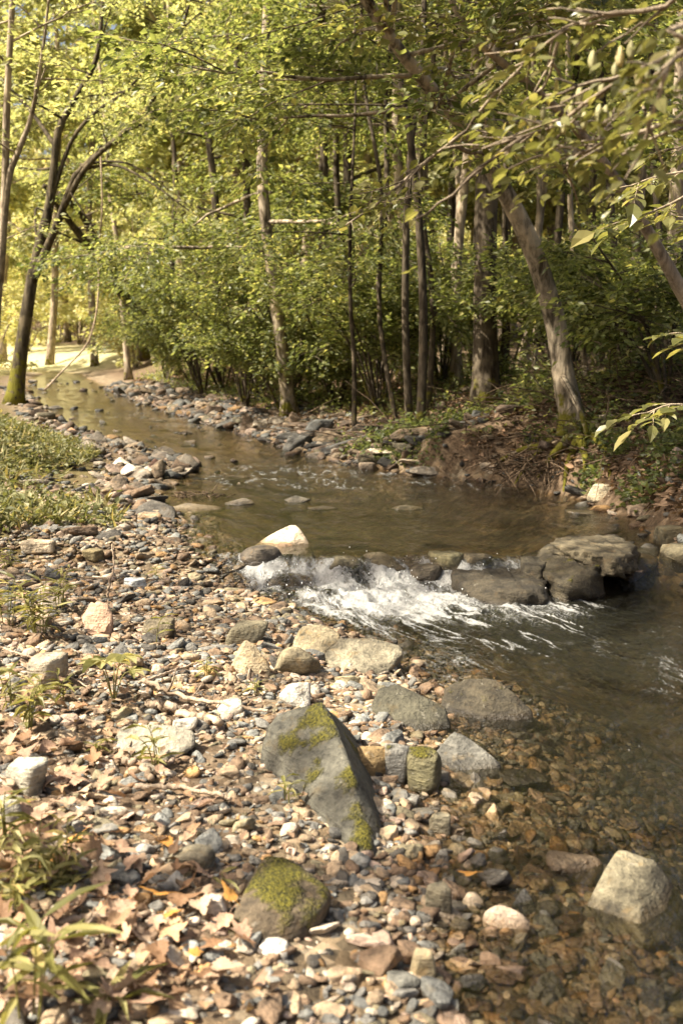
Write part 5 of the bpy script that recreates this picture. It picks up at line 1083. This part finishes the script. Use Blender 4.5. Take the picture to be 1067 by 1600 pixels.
H = [('bamboo-like sprout leaning over the long low grey slab', 252, 1205, .20, 5, 'lance', .10, 7), ('small bamboo-like sprout beside the wedge slab boulder', 442, 1258, .12, 3, 'lance', .08, 6),
     ('bamboo-like grass at the left edge above the pale grey block', 38, 1150, .26, 9, 'lance', .10, 8), ('clump of narrow-leaved grass at the left edge beside the shaded gravel', 62, 1000, .30, 13, 'lance', .10, 9),
     ('narrow-leaved grass just behind the clump on the shaded gravel', 92, 955, .26, 9, 'lance', .09, 8), ('grass tuft at the far left edge of the shaded gravel', 12, 985, .28, 9, 'lance', .10, 8), ('tuft of pale grass below the weathered rock', 100, 1100, .14, 5, 'lance', .09, 7),
     ('small plant with tender leaves right of the driftwood twig', 398, 1090, .10, 4, 'lance', .07, 6), ('low sprouts in front of the tan pointed stone', 325, 1060, .11, 6, 'lance', .07, 6),
     ('pale grass tuft left of the large dry leaves', 55, 1395, .20, 8, 'lance', .09, 8), ('slender sprouts above the straight grey stick', 105, 1372, .18, 6, 'lance', .08, 7), ('pale sprouts at the left edge near the bottom', 14, 1440, .18, 6, 'lance', .09, 7),
     ('single thin stalk standing tall left of the mossy stones', 240, 1010, .24, 1, 'lance', .09, 6), ('single blade between the cream pebbles behind the mossy boulder', 352, 1392, .08, 1, 'lance', .09, 3), ('little sprout on the pebbles left of the mossy boulder', 195, 1470, .07, 3, 'lance', .06, 5),
     ('large blurred broad-bladed plant in the bottom left corner', 45, 1600, .26, 6, 'lance', .17, 6), ('low broad blade lying at the bottom edge', 165, 1578, .07, 3, 'lance', .16, 4), ('tuft of seedlings at the left edge by the round leaved creeper', 8, 1330, .22, 6, 'lance', .10, 7),
     ('green sprouts on the gravel near the riffle', 240, 905, .10, 3, 'lance', .07, 6), ('pale sprig at the tip of the shaded gravel', 15, 890, .18, 6, 'lance', .09, 7), ('small sprig between long slab and driftwood', 150, 1185, .10, 3, 'lance', .07, 6), ('grass tuft behind the large dry leaves at the left', 20, 1108, .2, 6, 'lance', .1, 7)]
for k, (lb, a, b_, h, n_, kd, sz, per) in enumerate(H): herb(lb, a, b_, h * .85, max(1, int(n_ * .7)), kd, sz * .8, per, seed=k)
herb('round-leaved creeping weed among the dry leaves at the left', 85, 1380, .05, 26, 'oval', .032, 4, name='round_leaved_weed', seed=40, spread=2.6)
herb('patch of small round leaves at the left edge', 12, 1400, .05, 14, 'oval', .032, 4, name='round_leaved_weed', seed=41, spread=2.0)
rng = np.random.default_rng(47); b = G(178, 1100); st, lf = MB(), MB()
for k in range(5):
    a = k * 1.3 + .3; e = b + np.array([math.cos(a) * .07, math.sin(a) * .06, .13 + .02 * k]); q = resample([b, b * .5 + e * .5 + (0, 0, .04), e], 7); tube(st, q, np.linspace(.003, .0015, 7), 4)
    for j in range(5): z_ = a + (j - 2) * .75; add_leaves(lf, e[None], [(math.cos(z_), math.sin(z_), -.05)], [(rng.normal(0, .15), rng.normal(0, .15), 1)], .085 if j == 2 else .07, rng, 'oval')
t = empty('seedling', b, 'bright green seedling with palm-shaped compound leaves on the left gravel', 'plant'); st.obj('stem', M['leaf_herb'], t, off=b); lf.obj('foliage', M['leaf_herb'], t, smooth=False, off=b)

# tangle on the right slope and the heap of dry twigs under the leaning tree
rng = np.random.default_rng(48); mb = MB()
for k in range(900):
    px_, py_ = rng.uniform(770, 1110), rng.uniform(470, 700); x0 = rng.uniform(2.2, 6.5); y0 = rng.uniform(9.6, 14.5)
    if x0 < xR(y0) + .3: continue
    p = np.array([x0, y0, gz(x0, y0)]); l = rng.uniform(.4, 1.5); d = unit(rng.normal(size=3) * (1, 1, .6) + (0, 0, .55))
    tube(mb, bez(p, d, l, rng.uniform(-.9, -.1), 9), np.linspace(rng.uniform(.004, .010), .002, 9), 4)
for k in range(700):
    y0 = rng.uniform(8.5, 13) if k % 2 else rng.uniform(8.5, 24); x0 = float(xR(y0)) + rng.uniform(.3, 3); p = np.array([x0, y0, gz(x0, y0) + .04]); d = unit(rng.normal(size=3) * (1, 1, .25))
    tube(mb, bez(p, d, rng.uniform(.3, 1.1), -.05, 6), np.linspace(rng.uniform(.004, .012), .002, 6), 4)
tag(mb.obj('brambles', M['twig']), 'tangle of bare brambles and dead twigs on the right bank', 'brambles', kind='stuff')
mb = MB(); c = G(838, 748)
for k in range(150):
    p = c + rng.normal(0, 1, 3) * (.26, .15, .05) + (0, 0, .14); d = unit(rng.normal(size=3) * (1, .8, .5)); tube(mb, bez(p, d, rng.uniform(.2, .6), -.3, 6), np.linspace(rng.uniform(.004, .009), .002, 6), 4)
tag(mb.obj('twig_heap', M['twig']), 'heap of dry washed-up twigs below the leaning tree', 'twigs', kind='stuff')
mb = MB(); c = G(310, 782)
for k in range(70):
    p = c + rng.normal(0, 1, 3) * (.14, .08, .015) + (0, 0, .05); d = unit(rng.normal(size=3) * (1, .8, .25)); tube(mb, bez(p, d, rng.uniform(.08, .22), -.2, 5), np.linspace(.005, .002, 5), 4)
tag(mb.obj('twig_heap', M['twig']), 'small heap of dry twigs caught on the stones across the pool', 'twigs', kind='stuff')
